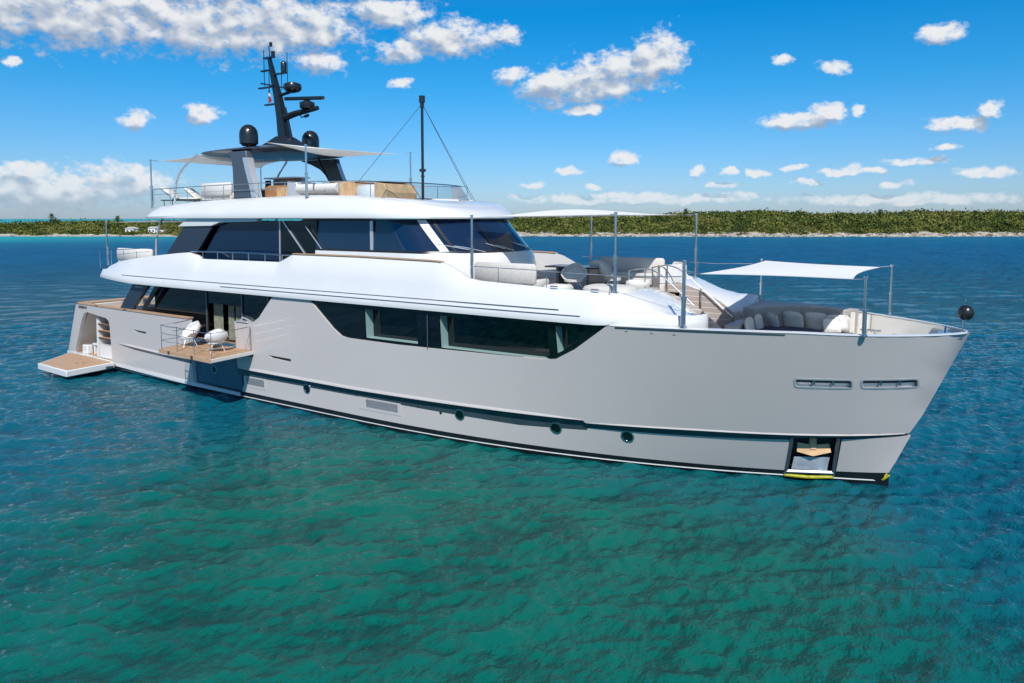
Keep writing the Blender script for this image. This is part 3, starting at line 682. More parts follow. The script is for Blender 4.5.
# fairleads with steel rims and posts
for x0, x1, z0, z1 in ((31.33, 32.60, 2.93, 3.17), (32.80, 34.0, 2.94, 3.18)):
    f = panel('fairlead', rrect(x0-.02, x1+.02, z0-.02, z1+.02, .08), [rrect(x0+.02, x1-.02, z0+.02, z1-.02, .05)], lambda a, c: b(a, c)+.012, ['silver'], .1, .2, Y, (-1, 1))
    for k in (1, 2):
        X = x0+(x1-x0)*k/3
        both('post', 'steel', f, lambda q, s: q.tube([(X-.03, s*(b(X, z0)-.05), z0), (X+.02, s*(b(X, z1)-.05), z1)], .03, 8))
    panel('shadow_plate', rrect(x0-.03, x1+.03, z0+.13, z1+.03, .03), [], lambda a, c: max(b(a, c)-.10, .02), ['dark_metal'], .02, .3, f, (-1, 1))  # dark strip painting in shade across the upper half of the opening
    panel('back_plate', rrect(x0-.05, x1+.05, z0-.05, z1+.05, .05), [], lambda a, c: max(b(a, c)-.14, .02), ['white'], .02, .3, f, (-1, 1))
# anchor pocket
for s in (-1, 1):
    def at(u, v, dpt=0):  # inside quad
        A, B_, C_, D = [Vector(p) for p in anchor_q]; p = (A*(1-u)+B_*u)*(1-v)+(D*(1-u)+C_*u)*v
        return Vector((p.x, s*(low(p.x, p.y)-dpt), p.y))
    fr = MB()
    fr.tube([at(0, -.12, -.01), at(0, 1, -.01)], .05, 6); fr.tube([at(1, -.12, -.01), at(1, 1, -.01)], .05, 6); fr.tube([at(0, -.02, 0), at(1, -.02, 0)], .06, 6); fr.tube([at(0, 1, .02), at(1, 1, .02)], .05, 6)
    fo = fr.build('anchor_pocket', 'grey_metal', Y)
    bk = MB(); bk.add([at(0, 0, .3), at(1, 0, .3), at(1, 1, .35), at(0, 1, .35)], [[0, 1, 2, 3]])
    for (u0, v0), (u1, v1) in (((0, 0), (1, 0)), ((1, 0), (1, 1)), ((1, 1), (0, 1)), ((0, 1), (0, 0))):
        bk.add([at(u0, v0, 0), at(u1, v1, 0), at(u1, v1, .33), at(u0, v0, .33)], [[0, 1, 2, 3]])
    bk.build('pocket_wall', 'dark_metal', fo)
    pl = MB(); pl.add([at(.1, .02, .02), at(.86, .02, .02), at(.86, .38, .12), at(.1, .38, .12)], [[0, 1, 2, 3]]); pl.build('guard_plate', 'galv', fo)
    an = MB()
    an.prism([(-.36, .0), (-.34, .24), (-.1, .20), (0, .08), (.1, .20), (.36, .24), (.40, .02), (0, -.10)], -.05, .05, 'y')
    an.box((0, 0, .22), (.17, .16, .34), 0, .03); an.tube([(0, 0, .3), (0, .12, .62)], .05, 8)
    anc = an.build('anchor', 'bronze', Y); c = at(.48, .52, .12); anc.location = c; anc.scale = (1.18, 1, 1.05); anc.rotation_euler = (R(10)*s, 0, math.atan2(s*(low(32.1, .8)-low(31, .8)), 1.1))
    fo_ = MB(); fo_.tube([at(-.02, -.12, -.03), at(.5, -.16, -.05), at(1.02, -.13, -.03)], .05, 8); fo_.build('chafe_bar', 'yellow', Y)
q = MB(); q.tube([(33.05, 0, .02), (33.32, 0, .3)], .07, 8); q.build('stem_guard', 'yellow', Y)

# window band in the topsides
band_o = [(14.6, 4.36), (15.9, 3.3), (16.4, 3.03), (19, 3.01), (24.7, 3.08), (25.7, 3.5), (26.7, 4.36)]
reveals = [(17.45, 19.80, 3.17, 4.18), (20.75, 24.75, 3.14, 4.20), (25.05, 25.75, 3.62, 4.2)]
wf = lambda a, c: b(a, c, .05)
holes = [[(a_, c_), (b_, c_), (b_, d_), (a_, d_)] for a_, b_, c_, d_ in reveals[:2]]+[[(25.0, 3.38), (25.15, 3.45), (25.75, 3.85), (25.75, 4.2), (25.0, 4.2)]]
hw = panel('hull_window', band_o, holes, wf, ['glass'], .04, .5, Y, (-1, 1))
for k, h in enumerate(holes):
    def f(q, s):
        n = len(h)
        for i in range(n):
            (x0, z0), (x1, z1) = h[i], h[(i+1) % n]
            if z0 > 4.1 and z1 > 4.1: continue
            sx0, sx1 = (.0, .0)
            q.add([(x0, s*wf(x0, z0), z0), (x1, s*wf(x1, z1), z1), (x1, s*(wf(x1, z1)-.42), z1), (x0, s*(wf(x0, z0)-.42), z0)], [[0, 1, 2, 3]])
    both('reveal', 'jamb', hw, f, 20)
    bx = [min(p[0] for p in h)-.1, max(p[0] for p in h)+.1]
    pn = panel('pane', h, [], lambda a, c: wf(a, c)-.40, ['glass'], .02, .5, hw, (-1, 1))
both('joint', 'grey_metal', hw, lambda q, s: q.box((20.28, s*3.935, 3.65), (.03, .01, 1.1)))

# platform (fold-down side terrace), stern and beach club
q = MB(); P4 = [(-3.6, -3.72), (.84, -3.80), (1.12, -6.1), (-1.85, -5.97)]
q.prism(P4, .20, .485, 'z'); t_ = q.build('side_terrace', 'white', Y, 30, .03)
q = MB(); q.prism([(-3.4, -3.78), (.74, -3.9), (1.0, -6.0), (-1.75, -5.87)], .488, .505, 'z'); q.build('deck_boards', 'teak', t_)
for p in ((-.2, -5.0), (.0, -4.8)): MB().box((p[0], p[1], .52), (.25, .04, .03)).build('cleat', 'steel', t_)
MB().box((1.06, -4.15, .32), (.05, .35, .12)).build('hinge', 'steel', t_)
q = MB()
q.prism([(-4.0, -3.40), (0, -3.5), (7.1, -3.62), (7.1, 3.62), (0, 3.5), (-4.0, 3.40)], .35, .49, 'z'); q.build('beach_club_floor', 'teak', Y)
q = MB(); q.prism([(-4.75, -3.1), (-4.4, -3.45), (-2.5, -3.6), (-2.5, 3.6), (-4.4, 3.45), (-4.75, 3.1)], .28, .47, 'z'); q.build('swim_step', 'white', Y, 30, .03)
q = MB(); q.prism([(.5, .49), (.5, 2.3), (.9, 2.3), (.9, .49)], -3.6, 3.6, 'y'); q.build('beach_club_bulkhead', 'white', Y)
for z in (2.12, 1.78, 1.44): MB().box((-.55, -3.2, z), (1.1, .62, .07)).build('stair_tread', 'teak', Y)
q = MB(); q.box((-.5, -2.82, 1.5), (1.2, .06, 1.9)); q.build('stair_back', 'grey_panel', Y)
q = MB(); q.prism([(-1.3, .49), (-1.15, .49), (-1.0, 2.45), (-1.25, 2.45)], -3.5, -2.8, 'y'); q.box((-.35, -3.2, .8), (1.3, .62, .62)); q.build('stair_side', 'white', Y, 30)
q = MB(); q.box((-1.7, -2.6, .98), (1.1, 1.3, .09), 0, .02); q.box((-2.15, -2.6, .7), (.12, 1.2, .50)); q.box((-2.6, -3.3, .7), (.5, .3, .45), 0, .04); q.build('beach_bench', 'white', Y)
# transom beam and corner pillars
q = MB()
q.prism([(-3.0, 2.6), (-2.1, 2.6), (-2.0, 3.03), (-2.75, 3.03)], -3.5, 3.5, 'y'); q.build('transom_beam', 'white', Y, 30, .03)
both('quarter_pillar', 'cream', Y, lambda q, s: q.prism([(-4.15, .48), (-3.5, .48), (-2.4, 2.3), (-2.1, 2.6), (-3.05, 2.6)], s*2.6, s*3.42, 'y'), 30, .03)
q = MB(); q.prism([(-2.1, -3.5), (7.1, -3.65), (7.1, 3.65), (-2.1, 3.5)], 2.62, 2.70, 'z'); q.prism([(4.6, -3.64), (10.3, -3.64), (10.3, 3.64), (4.6, 3.64)], 2.05, 2.15, 'z'); q.build('main_deck', 'teak', Y)
# teak cap rails
def f(q, s):
    q.loft([[(X, s*(b(X, 3.05)+.03), 3.05), (X, s*(b(X, 3.05)+.03), 3.10), (X, s*(b(X, 3.05)-.22), 3.10), (X, s*(b(X, 3.05)-.22), 3.05)] for X in np.linspace(-2.8, 7.15, 22)], True, True)
both('cap_rail', 'teak', Y, f)
q = MB(); q.box((-2.45, 0, 3.085), (.65, 6.8, .05)); q.build('transom_cap', 'teak', Y)
def f(q, s): q.box((10.75, s*3.82, 3.21), (.75, .3, .06), 0, .02); q.tube([(10.5, s*3.8, 3.2), (10.6, s*3.8, 3.36), (10.9, s*3.8, 3.3), (11.15, s*3.8, 3.22)], .035, 8)
both('mooring_bitt', 'silver', Y, f)
# saloon: dark glass walls with a door opening and curtains
def flat(name, outer, holes, y, mt_, th=.05, parent=None, sides=(-1, 1)): return panel(name, outer, holes, lambda a, c: y, [mt_], th, 2.0, parent, sides)
sal = flat('saloon_glass', [(3.6, 2.18), (15.2, 2.18), (15.2, 4.4), (3.6, 4.4)], [[(7.6, 2.24), (9.9, 2.24), (9.9, 3.7), (7.6, 3.7)]], 3.3, 'glass', .05, Y)
q = MB(); q.box((4.6, 0, 3.28), (.06, 6.5, 2.2)); q.build('saloon_aft_glass', 'glass', Y)
q = MB(); q.box((9.5, 0, 3.3), (9.0, .1, 2.2)); q.box((10, 0, 2.15), (10.4, 6.5, .06)); q.build('saloon_interior', 'interior', Y)
for x0, x1 in ((7.75, 8.35), (8.75, 9.1), (9.25, 9.65)):
    n = int((x1-x0)/.03)
    both('curtain', 'curtain', sal, lambda q, s: q.loft([[(x0+(x1-x0)*i/n, s*(3.12+.03*math.sin(i*1.6)), z) for z in (2.2, 3.68)] for i in range(n+1)]))
for X in (7.55, 9.95, 11.6): both('mullion', 'grey_metal', sal, lambda q, s: q.box((X, s*3.33, 3.28), (.07, .04, 2.2)))
but = both('aft_buttress', 'navy', Y, lambda q, s: q.prism([(1.35, 3.08), (2.4, 3.08), (3.9, 4.36), (2.6, 4.36)], s*3.55, s*3.72, 'y'), 30, .02)
both('buttress_strut', 'black', Y, lambda q, s: q.prism([(2.95, 3.1), (3.15, 3.1), (4.6, 4.36), (4.2, 4.36)], s*3.5, s*3.6, 'y'), 30, .02)
# aft cockpit coaming, sofa inside
q = MB(); q.box((.3, 0, 2.55), (1.0, 4.6, .75), 0, .08); q.build('cockpit_sofa', 'fabric', Y)

# balcony
q = MB(); BX0, BX1 = 7.85, 10.3; BY0 = -3.86; BY1 = -5.62
bq = [(7.35, -3.86), (7.85, -5.68), (11.55, -5.88), (11.35, -3.88)]
bal = MB().prism(bq, 1.95, 2.095, 'z').build('balcony', 'cream', Y, 30, .015)
q = MB(); q.prism([(7.4, -3.9), (7.88, -5.66), (11.52, -5.86), (11.32, -3.9)], 2.097, 2.112, 'z'); q.prism([(7.85, -5.685), (11.55, -5.885), (11.55, -5.915), (7.85, -5.715)], 1.95, 2.10, 'z'); q.build('deck_boards', 'teak', bal)
q = MB()
posts = [(7.45, -3.95), (7.92, -5.62), (9.1, -5.69), (10.3, -5.75), (11.48, -5.82), (11.3, -4.0)]
for i, (x, y) in enumerate(posts): q.tube([(x, y, 2.1), (x, y, 3.08)], .018, 6)
for z in (3.06, 2.75, 2.45):
    for (p0, p1) in zip(posts, posts[1:]):
        q.tube([(p0[0], p0[1], z), ((p0[0]+p1[0])/2, (p0[1]+p1[1])/2, z-.03), (p1[0], p1[1], z)], .011 if z < 3 else .015, 5)
q.build('railing', 'steel', bal)

# ------------------------------------------------------------ upper deck
mb = MB(); mb.prism([(-.3, -3.2), (0, -3.5), (4, -3.75), (24, -3.7), (26.9, -3.4), (26.9, -1.0), (26.2, -1.0), (26.2, 1.0), (26.9, 1.0), (26.9, 3.4), (24, 3.7), (4, 3.75), (0, 3.5), (-.3, 3.2)], 4.74, 4.86, 'z'); mb.build('upper_deck', 'teak_grey', Y)
mb = MB(); mb.prism([(-.5, -3.2), (0, -3.5), (4, -3.85), (24, -3.8), (26.7, -3.7), (26.7, 3.7), (24, 3.8), (4, 3.85), (0, 3.5), (-.5, 3.2)], 4.47, 4.738, 'z'); mb.build('upper_deck_slab', 'white', Y)
BT = ([-.6, -.3, 0.1, 1, 2.4, 4.4, 6.2, 7.0, 7.6, 7.9, 12.8, 13.1, 13.6, 17, 20.6, 21.0, 21.8, 22.2, 24.4, 26.0, 26.9, 27.3],
      [4.52, 4.78, 5.02, 5.25, 5.43, 5.64, 5.80, 5.85, 5.74, 5.60, 5.63, 5.75, 5.95, 5.95, 5.90, 5.80, 5.42, 5.36, 5.28, 5.24, 5.18, 5.1])
def btop(X): return interp(X, *BT)
def fout(X): return min(4.06, b(min(X, 30), 4.36)+.09)-.35*max(0, (3-X)/3.6)**2 if X < 4 else min(4.06, b(X, 4.36)+.09)-.30*max(0, (X-26.2))/1.1
def fasc(q, s):
    rings = []
    for X in sorted(set(list(np.arange(-.6, 26.25, .35))+[x for x in BT[0] if x < 26.2]+[26.25])):
        X = float(X); zt_ = btop(X); yo = fout(X); yt = yo-.34*min(1, max(0, zt_-4.5)/.7); zb = 4.34+.12*max(0, (3-X)/3.6)
        rings.append([(X, s*(yo-.45), zb), (X, s*yo, zb), (X, s*(yo+.02), min(zb+.14, zt_-.03)), (X, s*(yo-.02), min(zb+.24, zt_-.02)), (X, s*(yo-.12*min(1, max(0, zt_-4.6)/.7)), min(zb+.24, zt_-.02)+(zt_-min(zb+.24, zt_-.02))*.45), (X, s*(yt+.03), zt_-.05), (X, s*(yt-.02), zt_), (X, s*(yt-.13), zt_), (X, s*(yt-.15), min(4.8, zt_-.1))])
    q.loft(rings, closed=True, capends=True)
both('upper_bulwark', 'white', Y, fasc, 32)
def stern_f(q, s=1):
    rings = []
    for y in np.linspace(-3.55, 3.55, 15):
        rings.append([(-.3, y, 4.45), (-.58, y, 4.46), (-.6, y, 4.52), (-.5, y, 4.66), (-.3, y, 4.86), (-.1, y, 4.86)])
    q.loft(rings, closed=True, capends=True)
q = MB(); stern_f(q); q.build('stern_edge', 'white', Y, 32)
for a, c, zz in ((2, 25.2, 4.70), (9.6, 25.9, 4.565)):
    both('trim_line', 'grey_metal', Y, lambda q, s: q.tube([(X, s*(fout(X)+.0-(.03 if zz > 4.6 else -.012)), zz) for X in np.linspace(a, c, 50)], .011, 5))
both('bulwark_cap', 'teak', Y, lambda q, s: q.loft([[(X, s*(fout(X)-.50), btop(X)+.005), (X, s*(fout(X)-.30), btop(X)+.005), (X, s*(fout(X)-.30), btop(X)+.04), (X, s*(fout(X)-.50), btop(X)+.04)] for X in np.linspace(13.6, 20.7, 20)], True, True))
# side rail in the lowered part of the bulwark, with glass
def lowrail(q, s):
    q.tube([(X, s*3.66, 5.93-.03*abs(X-10.3)/3) for X in (7.1, 8, 9, 10.3, 12, 13.4)], .03, 6)
    for X in np.arange(7.9, 13, 1.0): q.tube([(X, s*3.66, 5.55), (X, s*3.66, 5.93)], .018, 5)
both('side_rail', 'steel', Y, lowrail)
# forward wings either side of the foredeck stairs
WZ = ([26.2, 26.9, 27.2, 27.6, 28.2, 28.8, 29.1, 29.3], [5.22, 5.18, 5.10, 4.97, 4.78, 4.52, 4.40, 4.30])
def wing(q, s):
    rings = []
    for X in (26.2, 26.4, 26.6, 26.8, 27.0, 27.3, 27.6, 28.0, 28.4, 28.8, 29.05, 29.2, 29.28):
        t = min(1, max(0, (X-26.2)/1.4)); t = t*t*(3-2*t); z = interp(X, *WZ)
        yo = b(X, 4.36)+.09-.31*t-(.0 if X < 28.4 else .9*((X-28.4)/.9)**2); yi = 1.06 if X > 26.75 else yo-.75
        yc = max(yo-.34-.8*t, yi+.3); zb = 4.34+.07*t
        pr_ = [(yo-.2, 4.34-.35*t), (yo, zb), (yo+.02-.04*t, zb+.14), (yo-.02-.06*t, zb+.24+.05*t), (yo-.12-.18*t, zb+.24+(z-zb-.24)*(.45+.15*t)), (yo-.31-.35*t, z-.05), (yc, z), (min(yi+.2, yc-.12), z-.0), (min(yi+.06, yc-.13), z-.03), (yi, z-.1), (yi, 3.45)]
        sh_ = max(0, (X-27.3)/2.0)
        rings.append([(X-.75*sh_*max(0, 1-max(0, y_-1.06)/2.1)**1.0, s*y_, z_) for y_, z_ in pr_])
    q.loft(rings)
    n = len(rings[0]); q.f.append([len(q.v)-n+i for i in range(n)]); q.m.append(0); q.f.append(list(range(n))); q.m.append(0)
both('foredeck_wing', 'white', Y, wing, 50)
# stairs and slatted side walls
for k in range(6):
    X = 26.35+.40*k; z = 4.80-.235*k
    MB().box((X+.2, 0, z-.02), (.44, 2.06, .05)).build('stair_tread', 'teak', Y)
both('stair_wall', 'slats', Y, lambda q, s: q.prism([(26.0, 4.6), (26.0, 4.96), (26.8, 5.2), (27.3, 5.06), (27.7, 4.92), (28.3, 4.62), (28.95, 4.1), (28.95, 3.4), (28.3, 3.4), (27.4, 3.7)], s*1.0, s*1.05, 'y'))
def hand(q, s):
    q.tube(catmull([(25.95, s*.92, 5.65), (26.5, s*.92, 5.74), (27.0, s*.92, 5.58), (27.7, s*.92, 5.02), (28.7, s*.92, 4.18)], 4), .022, 6)
    for X, z0, z1 in ((25.98, 4.86, 5.65), (26.5, 4.8, 5.74), (27.65, 4.05, 5.05), (28.7, 3.4, 4.18)): q.tube([(X, s*.92, z0), (X, s*.92, z1)], .022, 6)
both('stair_handrail', 'steel', Y, hand)
def uprail(q, s):
    p = [(21.85, 5.80), (24, 5.77), (26.3, 5.72), (27.2, 5.7), (28.6, 5.75)]
    q.tube([(X, s*(b(X, 4.36)-.28), z) for X, z in p], .014, 5)
    for X in (22.9, 24.6, 26.6): q.tube([(X, s*(b(X, 4.36)-.3), 5.2), (X, s*(b(X, 4.36)-.28), 5.76)], .012, 5)
both('deck_rail', 'steel', Y, uprail)
# awning poles: tapered steel with a lower sleeve
def pole(x, y, z0, z1, r=.045, par=None):
    q = MB(); q.tube([(x, y, z0), (x, y, z0+(z1-z0)*.45)], r*1.15, 10); q.tube([(x, y, z0+(z1-z0)*.45), (x, y, z1)], r*.8, 10); q.tube([(x, y, z0), (x, y, z0+.04)], r*1.8, 10)
    q.tube([(x, y, z0+(z1-z0)*.43), (x, y, z0+(z1-z0)*.47)], r*1.5, 10); q.tube([(x, y, z1), (x, y, z1+.05)], r*1.2, 8)
    return q.build('awning_pole', 'steel', Y)
for x, y, z0, z1 in ((21.84, -3.6, 5.36, 7.35), (22.35, 3.5, 5.36, 7.35), (26.62, -3.3, 5.2, 7.42), (26.62, 3.3, 5.2, 7.42), (28.72, -3.55, 4.42, 6.15), (28.95, 3.2, 4.45, 5.88), (32.9, -2.36, 4.4, 5.82), (32.95, 2.42, 4.38, 5.86),
                     (3.17, -3.0, 7.75, 9.92), (3.17, 3.0, 7.75, 9.92), (13.66, -3.05, 8.1, 10.02), (13.5, 3.05, 8.1, 10.2), (-.8, -3.05, 5.0, 7.12), (-.8, 3.05, 5.0, 7.12)):
    pole(x, y, z0, z1, .045 if z1 > 6.2 or z1 < 6 else .055)
def awning(c, k=.12, sag=.0, n=20, tie=True):
    A, B_, C_, D = [Vector(p) for p in c]; top = []; 
    for j in range(n+1):
        for i in range(n+1):
            u, v = i/n, j/n; u2 = .5+(u-.5)*(1-k*math.sin(PI*v)); v2 = .5+(v-.5)*(1-k*math.sin(PI*u))
            p = (A*(1-u2)+B_*u2)*(1-v2)+(D*(1-u2)+C_*u2)*v2; p.z += sag*math.sin(PI*u)*math.sin(PI*v); top.append(p)
    q = MB(); N = n+1
    q.add(top+[p-Vector((0, 0, .012)) for p in top], [[j*N+i, j*N+i+1, (j+1)*N+i+1, (j+1)*N+i] for i in range(n) for j in range(n)]+[[N*N+(j*N+i), N*N+((j+1)*N+i), N*N+((j+1)*N+i+1), N*N+(j*N+i+1)] for i in range(n) for j in range(n)])
    return q.build('awning', 'canvas', Y, 60)
def ties(o, prs):
    for a, c in prs: MB().tube([a, c], .014, 5).build('tie', 'steel', o)
a1 = awning([(29.0, -3.15, 5.83), (32.6, -2.3, 5.80), (32.65, 2.3, 5.84), (29.1, 3.1, 5.88)], .10, .05)
ties(a1, [((29.0, -3.15, 5.83), (28.72, -3.55, 5.95)), ((32.6, -2.3, 5.8), (32.9, -2.36, 5.82)), ((32.65, 2.3, 5.84), (32.95, 2.42, 5.86))])
a2 = awning([(20.5, -1.6, 7.34), (26.3, -3.0, 7.40), (26.3, 3.0, 7.42), (20.3, 1.8, 7.34)], .13, .22)
ties(a2, [((26.3, -3.0, 7.4), (26.62, -3.3, 7.42)), ((26.3, 3.0, 7.42), (26.62, 3.3, 7.42))])
a3 = awning([(10.2, -2.35, 10.42), (13.45, -2.9, 9.98), (13.3, 2.9, 10.14), (10.2, 2.35, 10.42)], .08, -.30)
ties(a3, [((13.45, -2.9, 9.98), (13.66, -3.05, 10.02)), ((13.3, 2.9, 10.14), (13.5, 3.05, 10.2))])
a4 = awning([(3.5, -2.8, 9.9), (5.7, -2.2, 10.12), (5.7, 2.2, 10.12), (3.5, 2.8, 9.9)], .10, -.10)
ties(a4, [((3.5, -2.8, 9.9), (3.17, -3.0, 9.92)), ((3.5, 2.8, 9.9), (3.17, 3.0, 9.92))])
a5 = awning([(-.6, -2.9, 7.1), (3.4, -2.8, 7.2), (3.4, 2.8, 7.2), (-.6, 2.9, 7.1)], .08, 0)

# wheelhouse
def front(y, dx=0., hw=3.05): return 21.1+dx-.09*abs(y)**2.7*(3.05/hw)
def hring(z, dx, hw, x0=14.1):
    pts = [(x0+(front(hw)-x0+dx)*i/6, -hw, z) for i in range(6)]
    pts += [(front(y, dx), y, z) for y in np.linspace(-hw, hw, 33)]
    pts += [(p[0], -p[1], z) for p in reversed(pts[:6])]
    return pts
q = MB(); q.loft([hring(4.86, .25, 3.10), hring(5.6, .22, 3.10), hring(5.95, .12, 3.09), hring(6.10, .02, 3.07), hring(6.13, -.12, 2.9)], False); q.build('wheelhouse_body', 'white', Y, 40)
q = MB(); q.loft([hring(6.10, -.03, 3.05), hring(6.5, -.42, 3.02), hring(6.95, -.85, 2.98), hring(7.26, -1.12, 2.95)], False); wg = q.build('windscreen', 'glass_blue', Y, 40)
q = MB(); q.loft([[(p[0]+.012, p[1]*1.004, p[2]) for p in r_] for r_ in (hring(6.09, 0, 3.06), hring(6.17, -.07, 3.055))], False); q.build('gasket', 'black', wg, 40)
for yy, w_, m_ in ((-2.55, .10, 'white'), (2.55, .10, 'white'), (-.95, .05, 'black'), (.95, .05, 'black'), (-2.30, .04, 'black'), (2.3, .04, 'black')):
    q = MB(); q.loft([[(front(yy+d, dx)+.02, yy+d, z) for d in (-w_, w_)] for dx, z in ((-.03, 6.12), (-.42, 6.5), (-.85, 6.95), (-1.1, 7.24))]); q.build('pillar', m_, wg)
for X, w_ in ((17.0, .07), ):
    both('side_pillar', 'silver', wg, lambda q, s: q.box((X, s*3.04, 6.65), (w_*2, .04, 1.1)))
def wiper(yy):
    q = MB(); q.tube([(front(yy, .0)+.03, yy, 6.14), (front(yy-.5, -.2)+.05, yy-.5, 6.30), (front(yy-.75, -.28)+.05, yy-.75, 6.35)], .014, 5); q.tube([(front(yy-.45, -.1)+.06, yy-.45, 6.22), (front(yy-1.1, -.35)+.05, yy-1.1, 6.42)], .016, 5); q.build('wiper', 'silver', wg)
for yy in (-1.5, -.1, 1.4): wiper(yy)
def sp(name, poly, y, m_, th=.05): return both(name, m_, Y, lambda q, s: q.prism(poly, s*y, s*(y-th), 'y'))
sp('side_window', [(6.35, 4.9), (8.35, 7.2), (12.05, 7.2), (12.05, 4.9)], 3.02, 'glass_blue')
sp('side_window', [(12.1, 4.9), (12.1, 7.2), (14.15, 7.2), (14.15, 4.9)], 3.02, 'glass')
both('window_frame', 'silver', Y, lambda q, s: q.prism([(11.98, 5.0), (12.04, 7.2), (12.10, 7.2), (12.04, 5.0)], s*3.06, s*3.03, 'y'))
both('window_frame', 'silver', Y, lambda q, s: q.prism([(12.2, 7.2), (12.28, 7.2), (13.55, 5.9), (13.48, 5.9)], s*3.06, s*3.03, 'y'))
both('window_frame', 'silver', Y, lambda q, s: q.prism([(13.6, 7.0), (13.64, 7.0), (14.5, 6.15), (14.46, 6.15)], s*3.13, s*3.10, 'y'))
both('aft_blade', 'navy', Y, lambda q, s: q.prism([(4.0, 5.3), (5.95, 6.95), (8.0, 7.0), (6.3, 5.3)], s*3.22, s*3.05, 'y'), 30, .02)
both('roof_leg', 'white', Y, lambda q, s: q.prism([(5.55, 6.93), (6.4, 7.3), (11, 7.3), (11, 7.16), (8.6, 7.12), (8.0, 6.97)], s*3.30, s*3.04, 'y'), 30, .02)
q = MB(); q.box((6.4, 0, 6.0), (.05, 5.9, 2.3)); q.build('aft_window', 'glass', Y)
both('aft_strut', 'silver', Y, lambda q, s: q.tube(catmull([(3.6, s*3.15, 5.6), (3.65, s*3.15, 6.2), (3.9, s*3.15, 6.9), (4.2, s*3.15, 7.3)], 4), .05, 8))
def aftrail(q, s):
    q.tube([(X, s*(3.45), z) for X, z in ((-.75, 5.75), (1, 5.82), (3.6, 5.95))], .016, 5); q.tube([(X, s*3.45, z) for X, z in ((-.75, 5.45), (1, 5.6), (3.6, 5.8))], .01, 5)
    for X in (-.75, .3, 1.4, 2.5): q.tube([(X, s*3.45, 4.9), (X, s*3.45, 5.78)], .014, 5)
both('aft_rail', 'steel', Y, aftrail)

# roof with its coaming
RZ = ([2.8, 3.2, 4, 6.8, 10, 13.2, 16.4, 18.5, 19.4, 20.3], [7.72, 7.78, 7.88, 8.05, 8.13, 8.19, 8.12, 7.88, 7.70, 7.50])
def ring_xy(d):
    hw = 3.42-d; pts = []
    xa = 2.75+d
    for t in np.linspace(0, 1, 9): pts.append((xa+ .9*(t**3)*(hw/3.42), -hw*math.sin(t*PI/2)**.55 if t > 0 else 0.0))
    xf0 = 20.12-d-.055*hw**2.9
    xs0 = pts[-1][0]
    for t in np.linspace(0, 1, 14)[1:-1]: pts.append((xs0+(xf0-xs0)*t, -hw))
    for y in np.linspace(-hw, 0, 18): pts.append((20.12-d-.055*abs(y)**2.9, y))
    return pts+[(p[0], -p[1]) for p in reversed(pts[1:-1])]
rings = []
for d, f, mode in ((1.2, 0, 'u'), (.1, 0, 'u'), (0, .03, 'e'), (-.02, .18, 'e'), (.05, .36, 'e'), (.18, .62, 'e'), (.36, .86, 'e'), (.52, .97, 'e'), (.66, 1, 'e'), (.72, .99, 'e'), (.76, 0, 'f'), (2.2, 0, 'f'), (3.35, 0, 'f')):
    r_ = []
    for x, y in ring_xy(d):
        zt_ = interp(x, *RZ); fl = 7.84 if x < 17.2 else zt_+.02
        z = 7.27 if mode == 'u' else (7.27+(zt_-7.27)*f if mode == 'e' else fl)
        r_.append((x, y, z))
    rings.append(r_)
q = MB(); q.loft(rings, True, True); q.build('flybridge_coaming', 'white', Y, 40)
# flybridge rails
def fly(q, s):
    P = [(3.1, 8.62), (6, 8.66), (9, 8.70), (12, 8.70), (14, 8.68), (16.8, 8.62)]
    q.tube([(x, s*2.86, z) for x, z in P], .018, 5); q.tube([(x, s*2.86, z-.25) for x, z in P[:4]], .009, 5)
    for x in (3.1, 4.4, 5.7, 7.0, 8.3, 10.6, 12.2, 15.2, 16.8): q.tube([(x, s*2.86, 7.95), (x, s*2.86, interp(x, [3, 9, 17], [8.62, 8.7, 8.62]))], .014, 5)
both('flybridge_rail', 'steel', Y, fly)
q = MB(); q.loft([[(16.0, -2.85, z0), (17.2, -2.5, z0), (17.75, -1.2, z0), (17.85, 0, z0), (17.75, 1.2, z0), (17.2, 2.5, z0), (16.0, 2.85, z0)] if z0 < 8.3 else [(16.0, -2.8, z0), (16.8, -2.4, z0), (17.2, -1.2, z0), (17.3, 0, z0), (17.2, 1.2, z0), (16.8, 2.4, z0), (16.0, 2.8, z0)] for z0 in (8.02, 8.62)]); ws = q.build('wind_deflector', 'clear_glass', Y)
q = MB(); q.tube([(16.0, -2.8, 8.62), (16.8, -2.4, 8.62), (17.2, -1.2, 8.62), (17.3, 0, 8.62), (17.2, 1.2, 8.62), (16.8, 2.4, 8.62), (16.0, 2.8, 8.62)], .018, 5); q.tube([(17.2, -1.2, 8.62), (17.75, -1.2, 8.0)], .014, 5); q.build('rim', 'navy', ws)

